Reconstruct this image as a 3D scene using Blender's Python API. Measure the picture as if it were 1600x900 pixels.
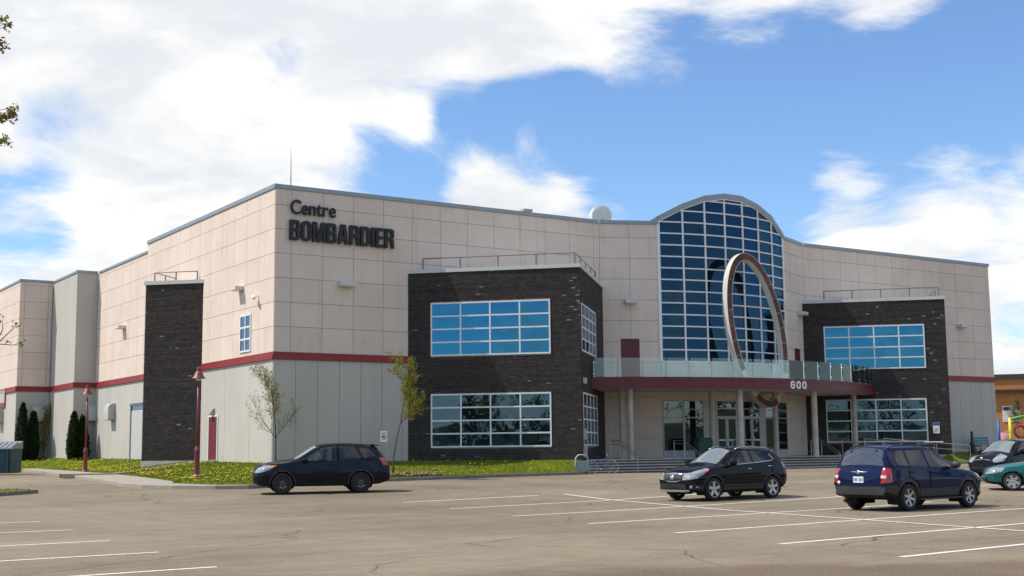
import bpy, bmesh, math, random
from mathutils import Vector, Matrix, noise
for o in list(bpy.data.objects): bpy.data.objects.remove(o)
sc = bpy.context.scene
C = sc.collection
rad = math.radians
rnd = random.Random(7)

# ------------------------------------------------------------------ camera
CAM = Vector((-23.6726, -56.2193, 1.65))
CR = Vector((0.83454765, -0.55083781, -0.01038858)); CU = Vector((-0.06070486, -0.11067973, 0.99200046)); CV = Vector((0.54758117, 0.82724102, 0.12580604))
cd = bpy.data.cameras.new('camera'); cam = bpy.data.objects.new('camera', cd); C.objects.link(cam)
cd.sensor_width = 36; cd.lens = 1988.546 / 1600 * 36; cd.clip_start = .1; cd.clip_end = 6000
m = Matrix((CR, CU, -CV)).transposed().to_4x4(); m.translation = CAM; cam.matrix_world = m
sc.camera = cam
VH = Vector((CV.x, CV.y)).normalized()

# ------------------------------------------------------------------ light
SUN_AZ = Vector((-0.87, 0.49)).normalized()      # horizontal direction towards the sun
SUN_EL = rad(54)
SUN_STRENGTH = 2.35
SKY_STRENGTH = 0.15
EXPOSURE = 1.0
sc.view_settings.view_transform = 'Standard'; sc.view_settings.look = 'None'
sc.view_settings.gamma = 1; sc.view_settings.use_curve_mapping = False
sc.view_settings.exposure = EXPOSURE
sc.cycles.max_bounces = 6; sc.cycles.diffuse_bounces = 3; sc.cycles.glossy_bounces = 3; sc.cycles.transmission_bounces = 3; sc.cycles.transparent_max_bounces = 8
sc.cycles.caustics_reflective = False; sc.cycles.caustics_refractive = False
sd = bpy.data.lights.new('sun', 'SUN'); sd.energy = SUN_STRENGTH; sd.angle = rad(.55); sd.color = (1, .92, .80)
sun = bpy.data.objects.new('sun', sd); C.objects.link(sun)
tosun = Vector((SUN_AZ.x*math.cos(SUN_EL), SUN_AZ.y*math.cos(SUN_EL), math.sin(SUN_EL)))
sun.rotation_euler = tosun.to_track_quat('Z', 'Y').to_euler()
sun.location = (-40, 20, 60)

w = bpy.data.worlds.new('World'); sc.world = w; w.use_nodes = True
nt = w.node_tree; nt.nodes.clear()
def N(tree, t, **k):
    n = tree.nodes.new(t)
    for a, b in k.items(): setattr(n, a, b)
    return n
def math_node(tree, op, a, b=None, c=None, clamp=False):
    n = tree.nodes.new('ShaderNodeMath'); n.operation = op; n.use_clamp = clamp
    for i, v in enumerate((a, b, c)):
        if v is None: continue
        if isinstance(v, (int, float)): n.inputs[i].default_value = v
        else: tree.links.new(v, n.inputs[i])
    return n.outputs[0]
def smooth(tree, v, a, b):
    n = tree.nodes.new('ShaderNodeMapRange'); n.interpolation_type = 'SMOOTHSTEP'
    tree.links.new(v, n.inputs[0]); n.inputs[1].default_value = a; n.inputs[2].default_value = b
    return n.outputs[0]
sky = N(nt, 'ShaderNodeTexSky', sky_type='NISHITA', sun_disc=False)
sky.sun_elevation = SUN_EL; sky.sun_rotation = math.atan2(SUN_AZ.x, SUN_AZ.y)
sky.air_density = 1.0; sky.dust_density = .2; sky.ozone_density = 2.6
tc = N(nt, 'ShaderNodeTexCoord')
dirv = N(nt, 'ShaderNodeVectorMath', operation='NORMALIZE'); nt.links.new(tc.outputs['Generated'], dirv.inputs[0])
sep = N(nt, 'ShaderNodeSeparateXYZ'); nt.links.new(dirv.outputs[0], sep.inputs[0])
zz = math_node(nt, 'ADD', math_node(nt, 'MAXIMUM', sep.outputs[2], 0.0), 0.22)
comb = N(nt, 'ShaderNodeCombineXYZ')
nt.links.new(math_node(nt, 'DIVIDE', sep.outputs[0], zz), comb.inputs[0]); nt.links.new(math_node(nt, 'DIVIDE', sep.outputs[1], zz), comb.inputs[1])
def skynoise(scale, det, rough, dist, off):
    mp = N(nt, 'ShaderNodeMapping'); mp.inputs['Location'].default_value = off
    nt.links.new(comb.outputs[0], mp.inputs[0])
    n = N(nt, 'ShaderNodeTexNoise'); n.inputs['Scale'].default_value = scale; n.inputs['Detail'].default_value = det
    n.inputs['Roughness'].default_value = rough; n.inputs['Distortion'].default_value = dist
    nt.links.new(mp.outputs[0], n.inputs['Vector']); return n.outputs['Fac']
n1 = skynoise(2.6, 7, .62, .5, (3.1, 1.7, 0)); n2 = skynoise(.55, 3, .5, 0, (9.3, 4.2, 0)); n3 = skynoise(3.4, 5, .58, .3, (1.3, 7.7, 2))
def px_dir(x, y): return (CR*((x-800)/1988.5) + CU*((450-y)/1988.5) + CV).normalized()
# broad cloud banks: direction, angular half-width (deg), weight
banks = [(px_dir(120, 60), 14, .24), (px_dir(420, 20), 11, .20), (px_dir(700, 70), 7.5, .20), (px_dir(880, 0), 6, .12), (px_dir(120, 330), 8, .12), (px_dir(330, 270), 7, .16), (px_dir(500, 285), 3.5, .12),
         (px_dir(800, 290), 4.0, .26), (px_dir(920, 310), 3, .10), (px_dir(1060, -20), 6, .20), (px_dir(1300, -5), 5.5, .20), (px_dir(1460, 0), 4.5, .18), (px_dir(1390, 320), 4.6, .22), (px_dir(1560, 330), 5.0, .20), (px_dir(1290, 290), 3, .08), (px_dir(1590, 540), 5.5, .2),
         (px_dir(1145, 165), 1.4, .20), (px_dir(860, 208), 2.0, .12), (px_dir(645, 185), 1.4, .14),
         (px_dir(1060, 175), 6.5, -.24), (px_dir(1300, 160), 6, -.26), (px_dir(1500, 160), 6, -.26), (px_dir(1130, 290), 5, -.24), (px_dir(1590, 70), 5, -.2), (px_dir(640, 205), 4.0, -.22), (px_dir(850, 190), 3.6, -.40), (px_dir(740, 190), 2.6, -.24), (px_dir(960, 240), 3, -.16), (px_dir(100, 205), 2.6, -.24), (px_dir(30, 350), 3.2, -.30), (px_dir(430, 100), 1.8, -.26), (px_dir(250, 190), 3, -.10), (px_dir(1560, 440), 3, -.16)]
acc = None
for d, wd, k in banks:
    dp = N(nt, 'ShaderNodeVectorMath', operation='DOT_PRODUCT'); nt.links.new(dirv.outputs[0], dp.inputs[0]); dp.inputs[1].default_value = d
    s = smooth(nt, dp.outputs['Value'], math.cos(rad(wd)), 1.0)
    t = math_node(nt, 'MULTIPLY', s, k); acc = t if acc is None else math_node(nt, 'ADD', acc, t)
base = math_node(nt, 'ADD', math_node(nt, 'ADD', math_node(nt, 'MULTIPLY', n1, 1.25), math_node(nt, 'MULTIPLY', n2, .35)), -.135)  # overall cloud cover, with extra added over the unseen sky for neutral fill
dens = math_node(nt, 'ADD', base, acc)
cover = smooth(nt, dens, .54, .90)
shade = smooth(nt, math_node(nt, 'ADD', n3, math_node(nt, 'MULTIPLY', dens, -.12)), .24, .56)
cm = N(nt, 'ShaderNodeMix', data_type='RGBA'); nt.links.new(shade, cm.inputs[0])
cm.inputs[6].default_value = (2.75, 2.86, 3.0, 1); cm.inputs[7].default_value = (3.80, 3.70, 3.52, 1)
hz = N(nt, 'ShaderNodeMix', data_type='RGBA'); nt.links.new(math_node(nt, 'MULTIPLY', cover, .97), hz.inputs[0])
tint = N(nt, 'ShaderNodeMix', data_type='RGBA', blend_type='MULTIPLY'); tint.inputs[0].default_value = 1
nt.links.new(sky.outputs[0], tint.inputs[6]); tint.inputs[7].default_value = (.43, .505, .585, 1)
nt.links.new(tint.outputs[2], hz.inputs[6]); nt.links.new(cm.outputs[2], hz.inputs[7])
bg = N(nt, 'ShaderNodeBackground'); bg.inputs[1].default_value = SKY_STRENGTH; nt.links.new(hz.outputs[2], bg.inputs[0])
w.cycles.sampling_method = 'MANUAL'; w.cycles.sample_map_resolution = 256
wo = N(nt, 'ShaderNodeOutputWorld'); nt.links.new(bg.outputs[0], wo.inputs[0])

# ------------------------------------------------------------------ materials
MATS = {}
def mat(name, col, rough=.6, var=0, vscale=3, bump=0, bscale=40, metal=0, spec=.5, objvar=0, coat=0, col2=None, stretch=None, streak=0):
    """procedural surface: colour varied by two noises, a fine bump, and a per-object tone shift"""
    if name in MATS: return MATS[name]
    M = bpy.data.materials.new(name); M.use_nodes = True; t = M.node_tree; b = t.nodes['Principled BSDF']; L = t.links.new
    b.inputs['Roughness'].default_value = rough; b.inputs['Metallic'].default_value = metal
    b.inputs['Specular IOR Level'].default_value = spec; b.inputs['Coat Weight'].default_value = coat
    b.inputs['Coat Roughness'].default_value = .03
    src = None
    tcn = N(t, 'ShaderNodeTexCoord'); vec = tcn.outputs['Object']
    if stretch:
        mp = N(t, 'ShaderNodeMapping'); mp.inputs['Scale'].default_value = stretch; L(vec, mp.inputs[0]); vec = mp.outputs[0]
    if var or col2:
        n = N(t, 'ShaderNodeTexNoise'); n.inputs['Scale'].default_value = vscale; n.inputs['Detail'].default_value = 7; n.inputs['Roughness'].default_value = .65
        L(vec, n.inputs['Vector'])
        mx = N(t, 'ShaderNodeMix', data_type='RGBA'); L(smooth(t, n.outputs['Fac'], .3, .7), mx.inputs[0])
        c2 = col2 or tuple(max(0, c*(1-var)) for c in col); c1 = col if col2 else tuple(min(1, c*(1+var*.6)) for c in col)
        mx.inputs[6].default_value = (*c2, 1); mx.inputs[7].default_value = (*c1, 1); src = mx.outputs[2]
    if streak and src:
        mp = N(t, 'ShaderNodeMapping'); mp.inputs['Scale'].default_value = (2.2, 2.2, .12); L(tcn.outputs['Object'], mp.inputs[0])
        n = N(t, 'ShaderNodeTexNoise'); n.inputs['Scale'].default_value = 1.6; n.inputs['Detail'].default_value = 6; n.inputs['Roughness'].default_value = .7; L(mp.outputs[0], n.inputs['Vector'])
        sx = N(t, 'ShaderNodeMix', data_type='RGBA', blend_type='MULTIPLY'); L(smooth(t, n.outputs['Fac'], .50, .74), sx.inputs[0]); L(src, sx.inputs[6]); sx.inputs[7].default_value = (1-streak*1.3, 1-streak*1.4, 1-streak*1.6, 1); src = sx.outputs[2]
    if objvar:
        oi = N(t, 'ShaderNodeObjectInfo')
        hs = N(t, 'ShaderNodeHueSaturation'); hs.inputs['Color'].default_value = (*col, 1)
        if src: L(src, hs.inputs['Color'])
        L(math_node(t, 'ADD', math_node(t, 'MULTIPLY', oi.outputs['Random'], 2*objvar), 1-objvar), hs.inputs['Value']); src = hs.outputs[0]
    if src: L(src, b.inputs['Base Color'])
    else: b.inputs['Base Color'].default_value = (*col, 1)
    if bump:
        n = N(t, 'ShaderNodeTexNoise'); n.inputs['Scale'].default_value = bscale; n.inputs['Detail'].default_value = 5; L(vec, n.inputs['Vector'])
        bp = N(t, 'ShaderNodeBump'); bp.inputs['Strength'].default_value = bump; bp.inputs['Distance'].default_value = .02
        L(n.outputs['Fac'], bp.inputs['Height']); L(bp.outputs[0], b.inputs['Normal'])
    MATS[name] = M; return M
def attr_mat(name, rough=.85, spec=.3, bump=.3, bscale=60, attr='tone'):
    """colour comes from a per-piece attribute of the mesh"""
    if name in MATS: return MATS[name]
    M = bpy.data.materials.new(name); M.use_nodes = True; t = M.node_tree; b = t.nodes['Principled BSDF']
    a = N(t, 'ShaderNodeAttribute'); a.attribute_name = attr; t.links.new(a.outputs['Color'], b.inputs['Base Color'])
    b.inputs['Roughness'].default_value = rough; b.inputs['Specular IOR Level'].default_value = spec
    if bump:
        tcn = N(t, 'ShaderNodeTexCoord'); n = N(t, 'ShaderNodeTexNoise'); n.inputs['Scale'].default_value = bscale; t.links.new(tcn.outputs['Object'], n.inputs['Vector'])
        bp = N(t, 'ShaderNodeBump'); bp.inputs['Strength'].default_value = bump; bp.inputs['Distance'].default_value = .01
        t.links.new(n.outputs['Fac'], bp.inputs['Height']); t.links.new(bp.outputs[0], b.inputs['Normal'])
    MATS[name] = M; return M
def glass(name, dark, refl, tint=(1, 1, 1), see=0.0, wobble=.0, seecol=(.5, .55, .55)):
    """window glass: dark body, mirror coat that grows towards grazing, optionally see-through"""
    if name in MATS: return MATS[name]
    M = bpy.data.materials.new(name); M.use_nodes = True; t = M.node_tree; t.nodes.clear(); L = t.links.new
    df = N(t, 'ShaderNodeBsdfDiffuse'); df.inputs[0].default_value = (*dark, 1)
    gl = N(t, 'ShaderNodeBsdfGlossy'); gl.inputs['Roughness'].default_value = .015; gl.inputs[0].default_value = (*tint, 1)
    fr = N(t, 'ShaderNodeLayerWeight'); fr.inputs[0].default_value = .25
    f = math_node(t, 'ADD', math_node(t, 'MULTIPLY', fr.outputs['Fresnel'], 1-refl), refl, clamp=True)
    if wobble:
        tcn = N(t, 'ShaderNodeTexCoord'); oi = N(t, 'ShaderNodeObjectInfo')
        ad = N(t, 'ShaderNodeVectorMath', operation='ADD'); L(tcn.outputs['Object'], ad.inputs[0]); 
        n = N(t, 'ShaderNodeTexNoise'); n.inputs['Scale'].default_value = .9; n.inputs['Detail'].default_value = 1; L(tcn.outputs['Object'], n.inputs['Vector'])
        bp = N(t, 'ShaderNodeBump'); bp.inputs['Strength'].default_value = wobble; bp.inputs['Distance'].default_value = .05
        L(n.outputs['Fac'], bp.inputs['Height']); L(bp.outputs[0], gl.inputs['Normal'])
    body = df.outputs[0]
    if see:
        tr = N(t, 'ShaderNodeBsdfTransparent'); tr.inputs[0].default_value = (*seecol, 1)
        m0 = N(t, 'ShaderNodeMixShader'); m0.inputs[0].default_value = see; L(body, m0.inputs[1]); L(tr.outputs[0], m0.inputs[2]); body = m0.outputs[0]
    ms = N(t, 'ShaderNodeMixShader'); L(f, ms.inputs[0]); L(body, ms.inputs[1]); L(gl.outputs[0], ms.inputs[2])
    o = N(t, 'ShaderNodeOutputMaterial'); L(ms.outputs[0], o.inputs[0]); MATS[name] = M; return M

PANEL = mat('pink_panel', (.725, .61, .52), .85, streak=.10, var=.05, vscale=.7, bump=.25, bscale=90, objvar=.03, spec=.2)
PANELB = mat('bay_panel', (.725, .615, .53), .85, streak=.10, var=.05, vscale=.7, bump=.25, bscale=90, objvar=.03, spec=.2)
GREYP = mat('grey_concrete_panel', (.515, .49, .445), .85, streak=.06, var=.07, vscale=.5, bump=.2, bscale=60, objvar=.02, spec=.2, stretch=(1, 1, .25))
STUCCO = mat('grey_stucco', (.50, .475, .43), .85, streak=.08, var=.05, vscale=.5, bump=.2, bscale=60, spec=.2, stretch=(1, 1, .3))
JOINT = mat('joint_backing', (.37, .31, .27), .9)
JOINTG = mat('grey_joint_backing', (.45, .43, .39), .9)
METALC = mat('grey_coping_metal', (.30, .33, .35), .45, var=.08, vscale=2, metal=.3)
TRIM = mat('pale_trim', (.55, .57, .55), .5, var=.05, vscale=2)
REDB = mat('red_band_metal', (.27, .022, .02), .5, var=.12, vscale=2)
MAROON = mat('maroon_metal', (.12, .014, .022), .45, var=.15, vscale=1.5)
CONC = mat('concrete', (.50, .47, .41), .9, var=.16, vscale=2.5, bump=.35, bscale=30)
STEPM = mat('step_concrete', (.34, .31, .27), .9, var=.2, vscale=3, bump=.3, bscale=40)
WFRAME = mat('white_window_frame', (.74, .76, .77), .4, var=.03, vscale=3)
STEEL = mat('stainless_steel', (.55, .56, .56), .3, metal=.9, var=.05)
GALV = mat('galvanised_rail', (.20, .20, .19), .5, metal=.5, var=.08)
BLACKM = mat('black_metal', (.012, .012, .013), .45)
LETTER = mat('black_letter', (.008, .008, .009), .5)
WHITE = mat('white_paint', (.80, .80, .78), .5, var=.04)
DARKIN = mat('dark_backing', (.015, .016, .018), .9)
ROOFM = mat('roof_membrane', (.25, .25, .25), .9, var=.1)
WINGGLASS = glass('blue_reflective_glass', (.004, .008, .012), .30, (.10, .50, .86), wobble=.22)
LOWGLASS = glass('dark_reflective_glass', (.004, .007, .009), .10, (.45, .72, .92), wobble=.16)
CURTGLASS = glass('curtain_wall_glass', (.006, .010, .014), .05, (.20, .55, .95), wobble=.2)
LOBBYGLASS = glass('lobby_glass', (.008, .010, .011), .10, (.8, .9, .92))
RAILGLASS = glass('clear_railing_glass', (.35, .45, .42), .03, (.95, 1, 1), see=.95, seecol=(.93, .98, .96))

# ------------------------------------------------------------------ helpers
class MB:
    def __init__(s): s.v = []; s.f = []; s.t = []
    def quad(s, *p, tone=None):
        k = len(s.v); s.v += [tuple(q) for q in p]; s.f.append(tuple(range(k, k+len(p)))); s.t.append(tone); return s
    def hexa(s, p, tone=None):       # p: 8 points, bottom ring then top ring
        k = len(s.v); s.v += [tuple(q) for q in p]
        for f in ((0, 3, 2, 1), (4, 5, 6, 7), (0, 1, 5, 4), (1, 2, 6, 5), (2, 3, 7, 6), (3, 0, 4, 7)): s.f.append(tuple(k+i for i in f)); s.t.append(tone)
        return s
    def box(s, x0, x1, y0, y1, z0, z1, tone=None):
        return s.hexa([(x0, y0, z0), (x1, y0, z0), (x1, y1, z0), (x0, y1, z0), (x0, y0, z1), (x1, y0, z1), (x1, y1, z1), (x0, y1, z1)], tone)
    def prism(s, poly, z0, z1):      # plan polygon (ccw) extruded in z
        n = len(poly); k = len(s.v)
        s.v += [(p[0], p[1], z0) for p in poly] + [(p[0], p[1], z1) for p in poly]
        s.f.append(tuple(k+i for i in reversed(range(n)))); s.f.append(tuple(k+n+i for i in range(n)))
        for i in range(n): j = (i+1) % n; s.f.append((k+i, k+j, k+n+j, k+n+i))
        s.t += [None]*(n+2); return s
    def solid(s, poly3, off):        # planar 3-D polygon given thickness along vector off
        n = len(poly3); k = len(s.v); off = Vector(off)
        s.v += [tuple(p) for p in poly3] + [tuple(Vector(p)+off) for p in poly3]
        s.f.append(tuple(k+i for i in range(n))); s.f.append(tuple(k+n+i for i in reversed(range(n))))
        for i in range(n): j = (i+1) % n; s.f.append((k+j, k+i, k+n+i, k+n+j))
        s.t += [None]*(n+2); return s
    def tube(s, path, r, n=8, cap=True):
        path = [Vector(p) for p in path]; rs = r if isinstance(r, (list, tuple)) else [r]*len(path)
        k = len(s.v); up = None
        for i, p in enumerate(path):
            d = (path[min(i+1, len(path)-1)] - path[max(i-1, 0)])
            d = d.normalized() if d.length > 1e-9 else Vector((0, 0, 1))
            if up is None: up = d.orthogonal().normalized()
            up = (up - d*up.dot(d)); up = up.normalized() if up.length > 1e-6 else d.orthogonal().normalized()
            sd_ = d.cross(up)
            for j in range(n):
                a = 2*math.pi*j/n; s.v.append(tuple(p + (up*math.cos(a) + sd_*math.sin(a))*rs[i]))
        for i in range(len(path)-1):
            for j in range(n):
                j2 = (j+1) % n; s.f.append((k+i*n+j, k+i*n+j2, k+(i+1)*n+j2, k+(i+1)*n+j)); s.t.append(None)
        if cap:
            s.f.append(tuple(k+j for j in reversed(range(n)))); s.f.append(tuple(k+(len(path)-1)*n+j for j in range(n))); s.t += [None, None]
        return s
    def lathe(s, prof, n=20, c=(0, 0, 0), axis='z', close=False):   # prof: (radius, height)
        k = len(s.v); c = Vector(c)
        for r, h in prof:
            for j in range(n):
                a = 2*math.pi*j/n; u, v_ = r*math.cos(a), r*math.sin(a)
                s.v.append(tuple(c + (Vector((u, v_, h)) if axis == 'z' else Vector((v_, h, u)) if axis == 'y' else Vector((h, u, v_)))))
        m_ = len(prof)
        for i in range(m_ if close else m_-1):
            i2 = (i+1) % m_
            for j in range(n):
                j2 = (j+1) % n; s.f.append((k+i*n+j, k+i*n+j2, k+i2*n+j2, k+i2*n+j)); s.t.append(None)
        if not close:
            s.f.append(tuple(k+j for j in reversed(range(n)))); s.f.append(tuple(k+(m_-1)*n+j for j in range(n))); s.t += [None, None]
        return s
    def mesh(s, name):
        me = bpy.data.meshes.new(name); me.from_pydata(s.v, [], s.f); me.update()
        if any(t is not None for t in s.t):
            a = me.attributes.new('tone', 'FLOAT_COLOR', 'FACE')
            fl = []
            for t in s.t: fl += [*(t or (.1, .1, .1)), 1]
            a.data.foreach_set('color', fl)
        return me
    def build(s, name, material, parent=None, smooth_=False, kind=None, bevel=0):
        me = s.mesh(name)
        if smooth_: me.polygons.foreach_set('use_smooth', [True]*len(me.polygons))
        me.materials.append(material)
        o = bpy.data.objects.new(name, me); C.objects.link(o)
        if parent: o.parent = parent
        if kind: o['kind'] = kind
        if bevel:
            b = o.modifiers.new('bevel', 'BEVEL'); b.width = bevel; b.segments = 2; b.limit_method = 'ANGLE'
        return o
def tag(o, label, cat, group=None):
    o['label'] = label; o['category'] = cat
    if group: o['group'] = group
    return o
def empty(name, loc=(0, 0, 0), rz=0, label=None, cat=None, group=None):
    o = bpy.data.objects.new(name, None); C.objects.link(o); o.location = loc; o.rotation_euler.z = rz
    if label: tag(o, label, cat, group)
    return o
def auto_smooth(o, ang=35):
    me = o.data; me.polygons.foreach_set('use_smooth', [True]*len(me.polygons))
    me.set_sharp_from_angle(angle=rad(ang))
class Wall:
    """vertical wall plane: origin, direction to the right seen from outside; u along, w outwards"""
    def __init__(s, p, q):
        s.p = Vector((p[0], p[1], 0)); d = Vector((q[0]-p[0], q[1]-p[1], 0)); s.len = d.length; s.d = d.normalized(); s.n = Vector((s.d.y, -s.d.x, 0))
    def P(s, u, w_, z): return s.p + s.d*u + s.n*w_ + Vector((0, 0, z))
    def box(s, mb, u0, u1, w0, w1, z0, z1, tone=None):
        return mb.hexa([s.P(u0, w1, z0), s.P(u1, w1, z0), s.P(u1, w0, z0), s.P(u0, w0, z0), s.P(u0, w1, z1), s.P(u1, w1, z1), s.P(u1, w0, z1), s.P(u0, w0, z1)], tone)
# ground heights: the lot rises gently towards the building
GS = [0, 34, 40, 45, 52, 60, 70, 90, 130, 6000]; GZ = [0, 0, .06, .2, .34, .43, .5, .62, .8, .8]
def gz(x, y):
    s = (Vector((x, y)) - Vector(CAM[:2])).dot(VH)
    if s <= 0: return 0
    for i in range(len(GS)-1):
        if s <= GS[i+1]:
            t = (s-GS[i])/(GS[i+1]-GS[i]); return GZ[i] + (GZ[i+1]-GZ[i])*t
    return .8
# ------------------------------------------------------------------ setting: ground, lawn, kerbs, paint
def struct(o): o['kind'] = 'structure'; return o
def asphalt_mat():
    M = bpy.data.materials.new('worn_asphalt'); M.use_nodes = True; t = M.node_tree; b = t.nodes['Principled BSDF']; L = t.links.new
    tcn = N(t, 'ShaderNodeTexCoord'); v = tcn.outputs['Object']
    def nz(sc_, d, st=None, r=.6):
        vv = v
        if st:
            mp = N(t, 'ShaderNodeMapping'); mp.inputs['Scale'].default_value = st; mp.inputs['Rotation'].default_value = (0, 0, rad(-12)); L(v, mp.inputs[0]); vv = mp.outputs[0]
        n = N(t, 'ShaderNodeTexNoise'); n.inputs['Scale'].default_value = sc_; n.inputs['Detail'].default_value = d; n.inputs['Roughness'].default_value = r; L(vv, n.inputs['Vector']); return n.outputs['Fac']
    big = nz(.09, 5); mid = nz(.5, 6, (.25, 1, 1)); fine = nz(18, 4, None, .7); grit = nz(70, 2)
    a = N(t, 'ShaderNodeMix', data_type='RGBA'); L(smooth(t, big, .3, .7), a.inputs[0]); a.inputs[6].default_value = (.19, .155, .108, 1); a.inputs[7].default_value = (.265, .218, .155, 1)
    c = N(t, 'ShaderNodeMix', data_type='RGBA', blend_type='MULTIPLY'); c.inputs[0].default_value = 1; L(a.outputs[2], c.inputs[6])
    mot = nz(3.5, 5, (.45, 1, 1), .7)
    s = math_node(t, 'ADD', math_node(t, 'ADD', math_node(t, 'ADD', math_node(t, 'MULTIPLY', smooth(t, mid, .25, .75), .24), math_node(t, 'MULTIPLY', smooth(t, mot, .3, .7), .24)), math_node(t, 'MULTIPLY', smooth(t, fine, .25, .8), .46)), math_node(t, 'ADD', math_node(t, 'MULTIPLY', grit, .3), .40))
    cb = N(t, 'ShaderNodeCombineColor'); [L(s, cb.inputs[i]) for i in range(3)]; L(cb.outputs[0], c.inputs[7])
    # thin wandering cracks sealed dark, only here and there
    vo = N(t, 'ShaderNodeTexVoronoi', feature='DISTANCE_TO_EDGE'); vo.inputs['Scale'].default_value = .16
    wv = N(t, 'ShaderNodeVectorMath', operation='ADD'); n3_ = N(t, 'ShaderNodeTexNoise'); n3_.inputs['Scale'].default_value = .6; n3_.inputs['Detail'].default_value = 6; L(v, n3_.inputs['Vector'])
    L(v, wv.inputs[0]); L(n3_.outputs['Color'], wv.inputs[1]); L(wv.outputs[0], vo.inputs['Vector'])
    cr = math_node(t, 'MULTIPLY', math_node(t, 'LESS_THAN', vo.outputs['Distance'], .0036), smooth(t, nz(.13, 2), .44, .54))
    d = N(t, 'ShaderNodeMix', data_type='RGBA'); L(math_node(t, 'MULTIPLY', cr, .65), d.inputs[0]); L(c.outputs[2], d.inputs[6]); d.inputs[7].default_value = (.05, .048, .045, 1)
    # oil drips
    vo2 = N(t, 'ShaderNodeTexVoronoi'); vo2.inputs['Scale'].default_value = .55; L(v, vo2.inputs['Vector'])
    oil = math_node(t, 'MULTIPLY', math_node(t, 'SUBTRACT', 1.0, smooth(t, vo2.outputs['Distance'], .03, .22)), smooth(t, nz(.23, 3), .56, .68))
    e = N(t, 'ShaderNodeMix', data_type='RGBA'); L(math_node(t, 'MULTIPLY', oil, .4), e.inputs[0]); L(d.outputs[2], e.inputs[6]); e.inputs[7].default_value = (.07, .065, .055, 1)
    # reddish gravelly soil washed over the near right corner
    sub0 = N(t, 'ShaderNodeVectorMath', operation='ADD'); L(v, sub0.inputs[0]); sub0.inputs[1].default_value = (10.2, 45.7, 0); rt = N(t, 'ShaderNodeMapping'); rt.inputs['Rotation'].default_value = (0, 0, rad(33)); rt.inputs['Scale'].default_value = (1, 1, 1); L(sub0.outputs[0], rt.inputs[0])
    rs = N(t, 'ShaderNodeVectorMath', operation='MULTIPLY'); L(rt.outputs[0], rs.inputs[0]); rs.inputs[1].default_value = (.11, .36, 0); ln = N(t, 'ShaderNodeVectorMath', operation='LENGTH'); L(rs.outputs[0], ln.inputs[0])
    soil = smooth(t, math_node(t, 'ADD', math_node(t, 'SUBTRACT', 1.0, ln.outputs['Value']), math_node(t, 'MULTIPLY', nz(1.1, 6), .8)), .42, .85)
    g2 = N(t, 'ShaderNodeMix', data_type='RGBA'); L(smooth(t, nz(30, 3), .35, .7), g2.inputs[0]); g2.inputs[6].default_value = (.085, .058, .042, 1); g2.inputs[7].default_value = (.24, .175, .125, 1)
    h = N(t, 'ShaderNodeMix', data_type='RGBA'); L(math_node(t, 'MULTIPLY', soil, .8), h.inputs[0]); L(e.outputs[2], h.inputs[6]); L(g2.outputs[2], h.inputs[7]); e = h
    # faint tyre-worn lanes along the row of stalls
    lane = nz(.35, 4, (1.0, .12, 1)); h2 = N(t, 'ShaderNodeMix', data_type='RGBA', blend_type='MULTIPLY'); L(math_node(t, 'MULTIPLY', smooth(t, lane, .48, .72), .55), h2.inputs[0]); L(e.outputs[2], h2.inputs[6]); h2.inputs[7].default_value = (.72, .71, .70, 1); e = h2
    L(e.outputs[2], b.inputs['Base Color']); b.inputs['Roughness'].default_value = .9; b.inputs['Specular IOR Level'].default_value = .25
    bp = N(t, 'ShaderNodeBump'); bp.inputs['Strength'].default_value = .5; bp.inputs['Distance'].default_value = .012; L(math_node(t, 'ADD', fine, grit), bp.inputs['Height']); L(bp.outputs[0], b.inputs['Normal'])
    return M
ASPH = asphalt_mat()
VR = Vector((VH.y, -VH.x))
def vp(s, t):
    p = Vector(CAM[:2]) + VH*s + VR*t; return (p.x, p.y)
mb = MB(); ss = [-3000, -400, -80, -20, 0, 10, 20, 30, 34, 36, 38, 40, 42.5, 45, 48, 52, 56, 60, 65, 70, 80, 90, 110, 130, 200, 600, 3000]; ts = [-3000, -300, -60, -20, 0, 20, 40, 60, 100, 300, 3000]
for s in ss:
    for t in ts:
        x, y = vp(s, t); mb.v.append((x, y, gz(x, y)))
for i in range(len(ss)-1):
    for j in range(len(ts)-1):
        a = i*len(ts)+j; mb.f.append((a, a+1, a+1+len(ts), a+len(ts))); mb.t.append(None)
struct(mb.build('parking_lot', ASPH, smooth_=True))

def resample(pts, step):
    out = []
    for (x0, y0), (x1, y1) in zip(pts[:-1], pts[1:]):
        n = max(1, int(math.hypot(x1-x0, y1-y0)/step))
        out += [(x0+(x1-x0)*i/n, y0+(y1-y0)*i/n) for i in range(n)]
    return out + [pts[-1]]
PAINT = bpy.data.materials.new('worn_white_road_paint'); PAINT.use_nodes = True
t = PAINT.node_tree; b = t.nodes['Principled BSDF']; b.inputs['Roughness'].default_value = .8
tcn = N(t, 'ShaderNodeTexCoord'); n = N(t, 'ShaderNodeTexNoise'); n.inputs['Scale'].default_value = 14; n.inputs['Detail'].default_value = 6; n.inputs['Roughness'].default_value = .75
t.links.new(tcn.outputs['Object'], n.inputs['Vector'])
mx = N(t, 'ShaderNodeMix', data_type='RGBA'); t.links.new(smooth(t, n.outputs['Fac'], .34, .52), mx.inputs[0]); mx.inputs[6].default_value = (.34, .31, .27, 1); mx.inputs[7].default_value = (.78, .76, .71, 1)
t.links.new(mx.outputs[2], b.inputs['Base Color'])
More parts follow.
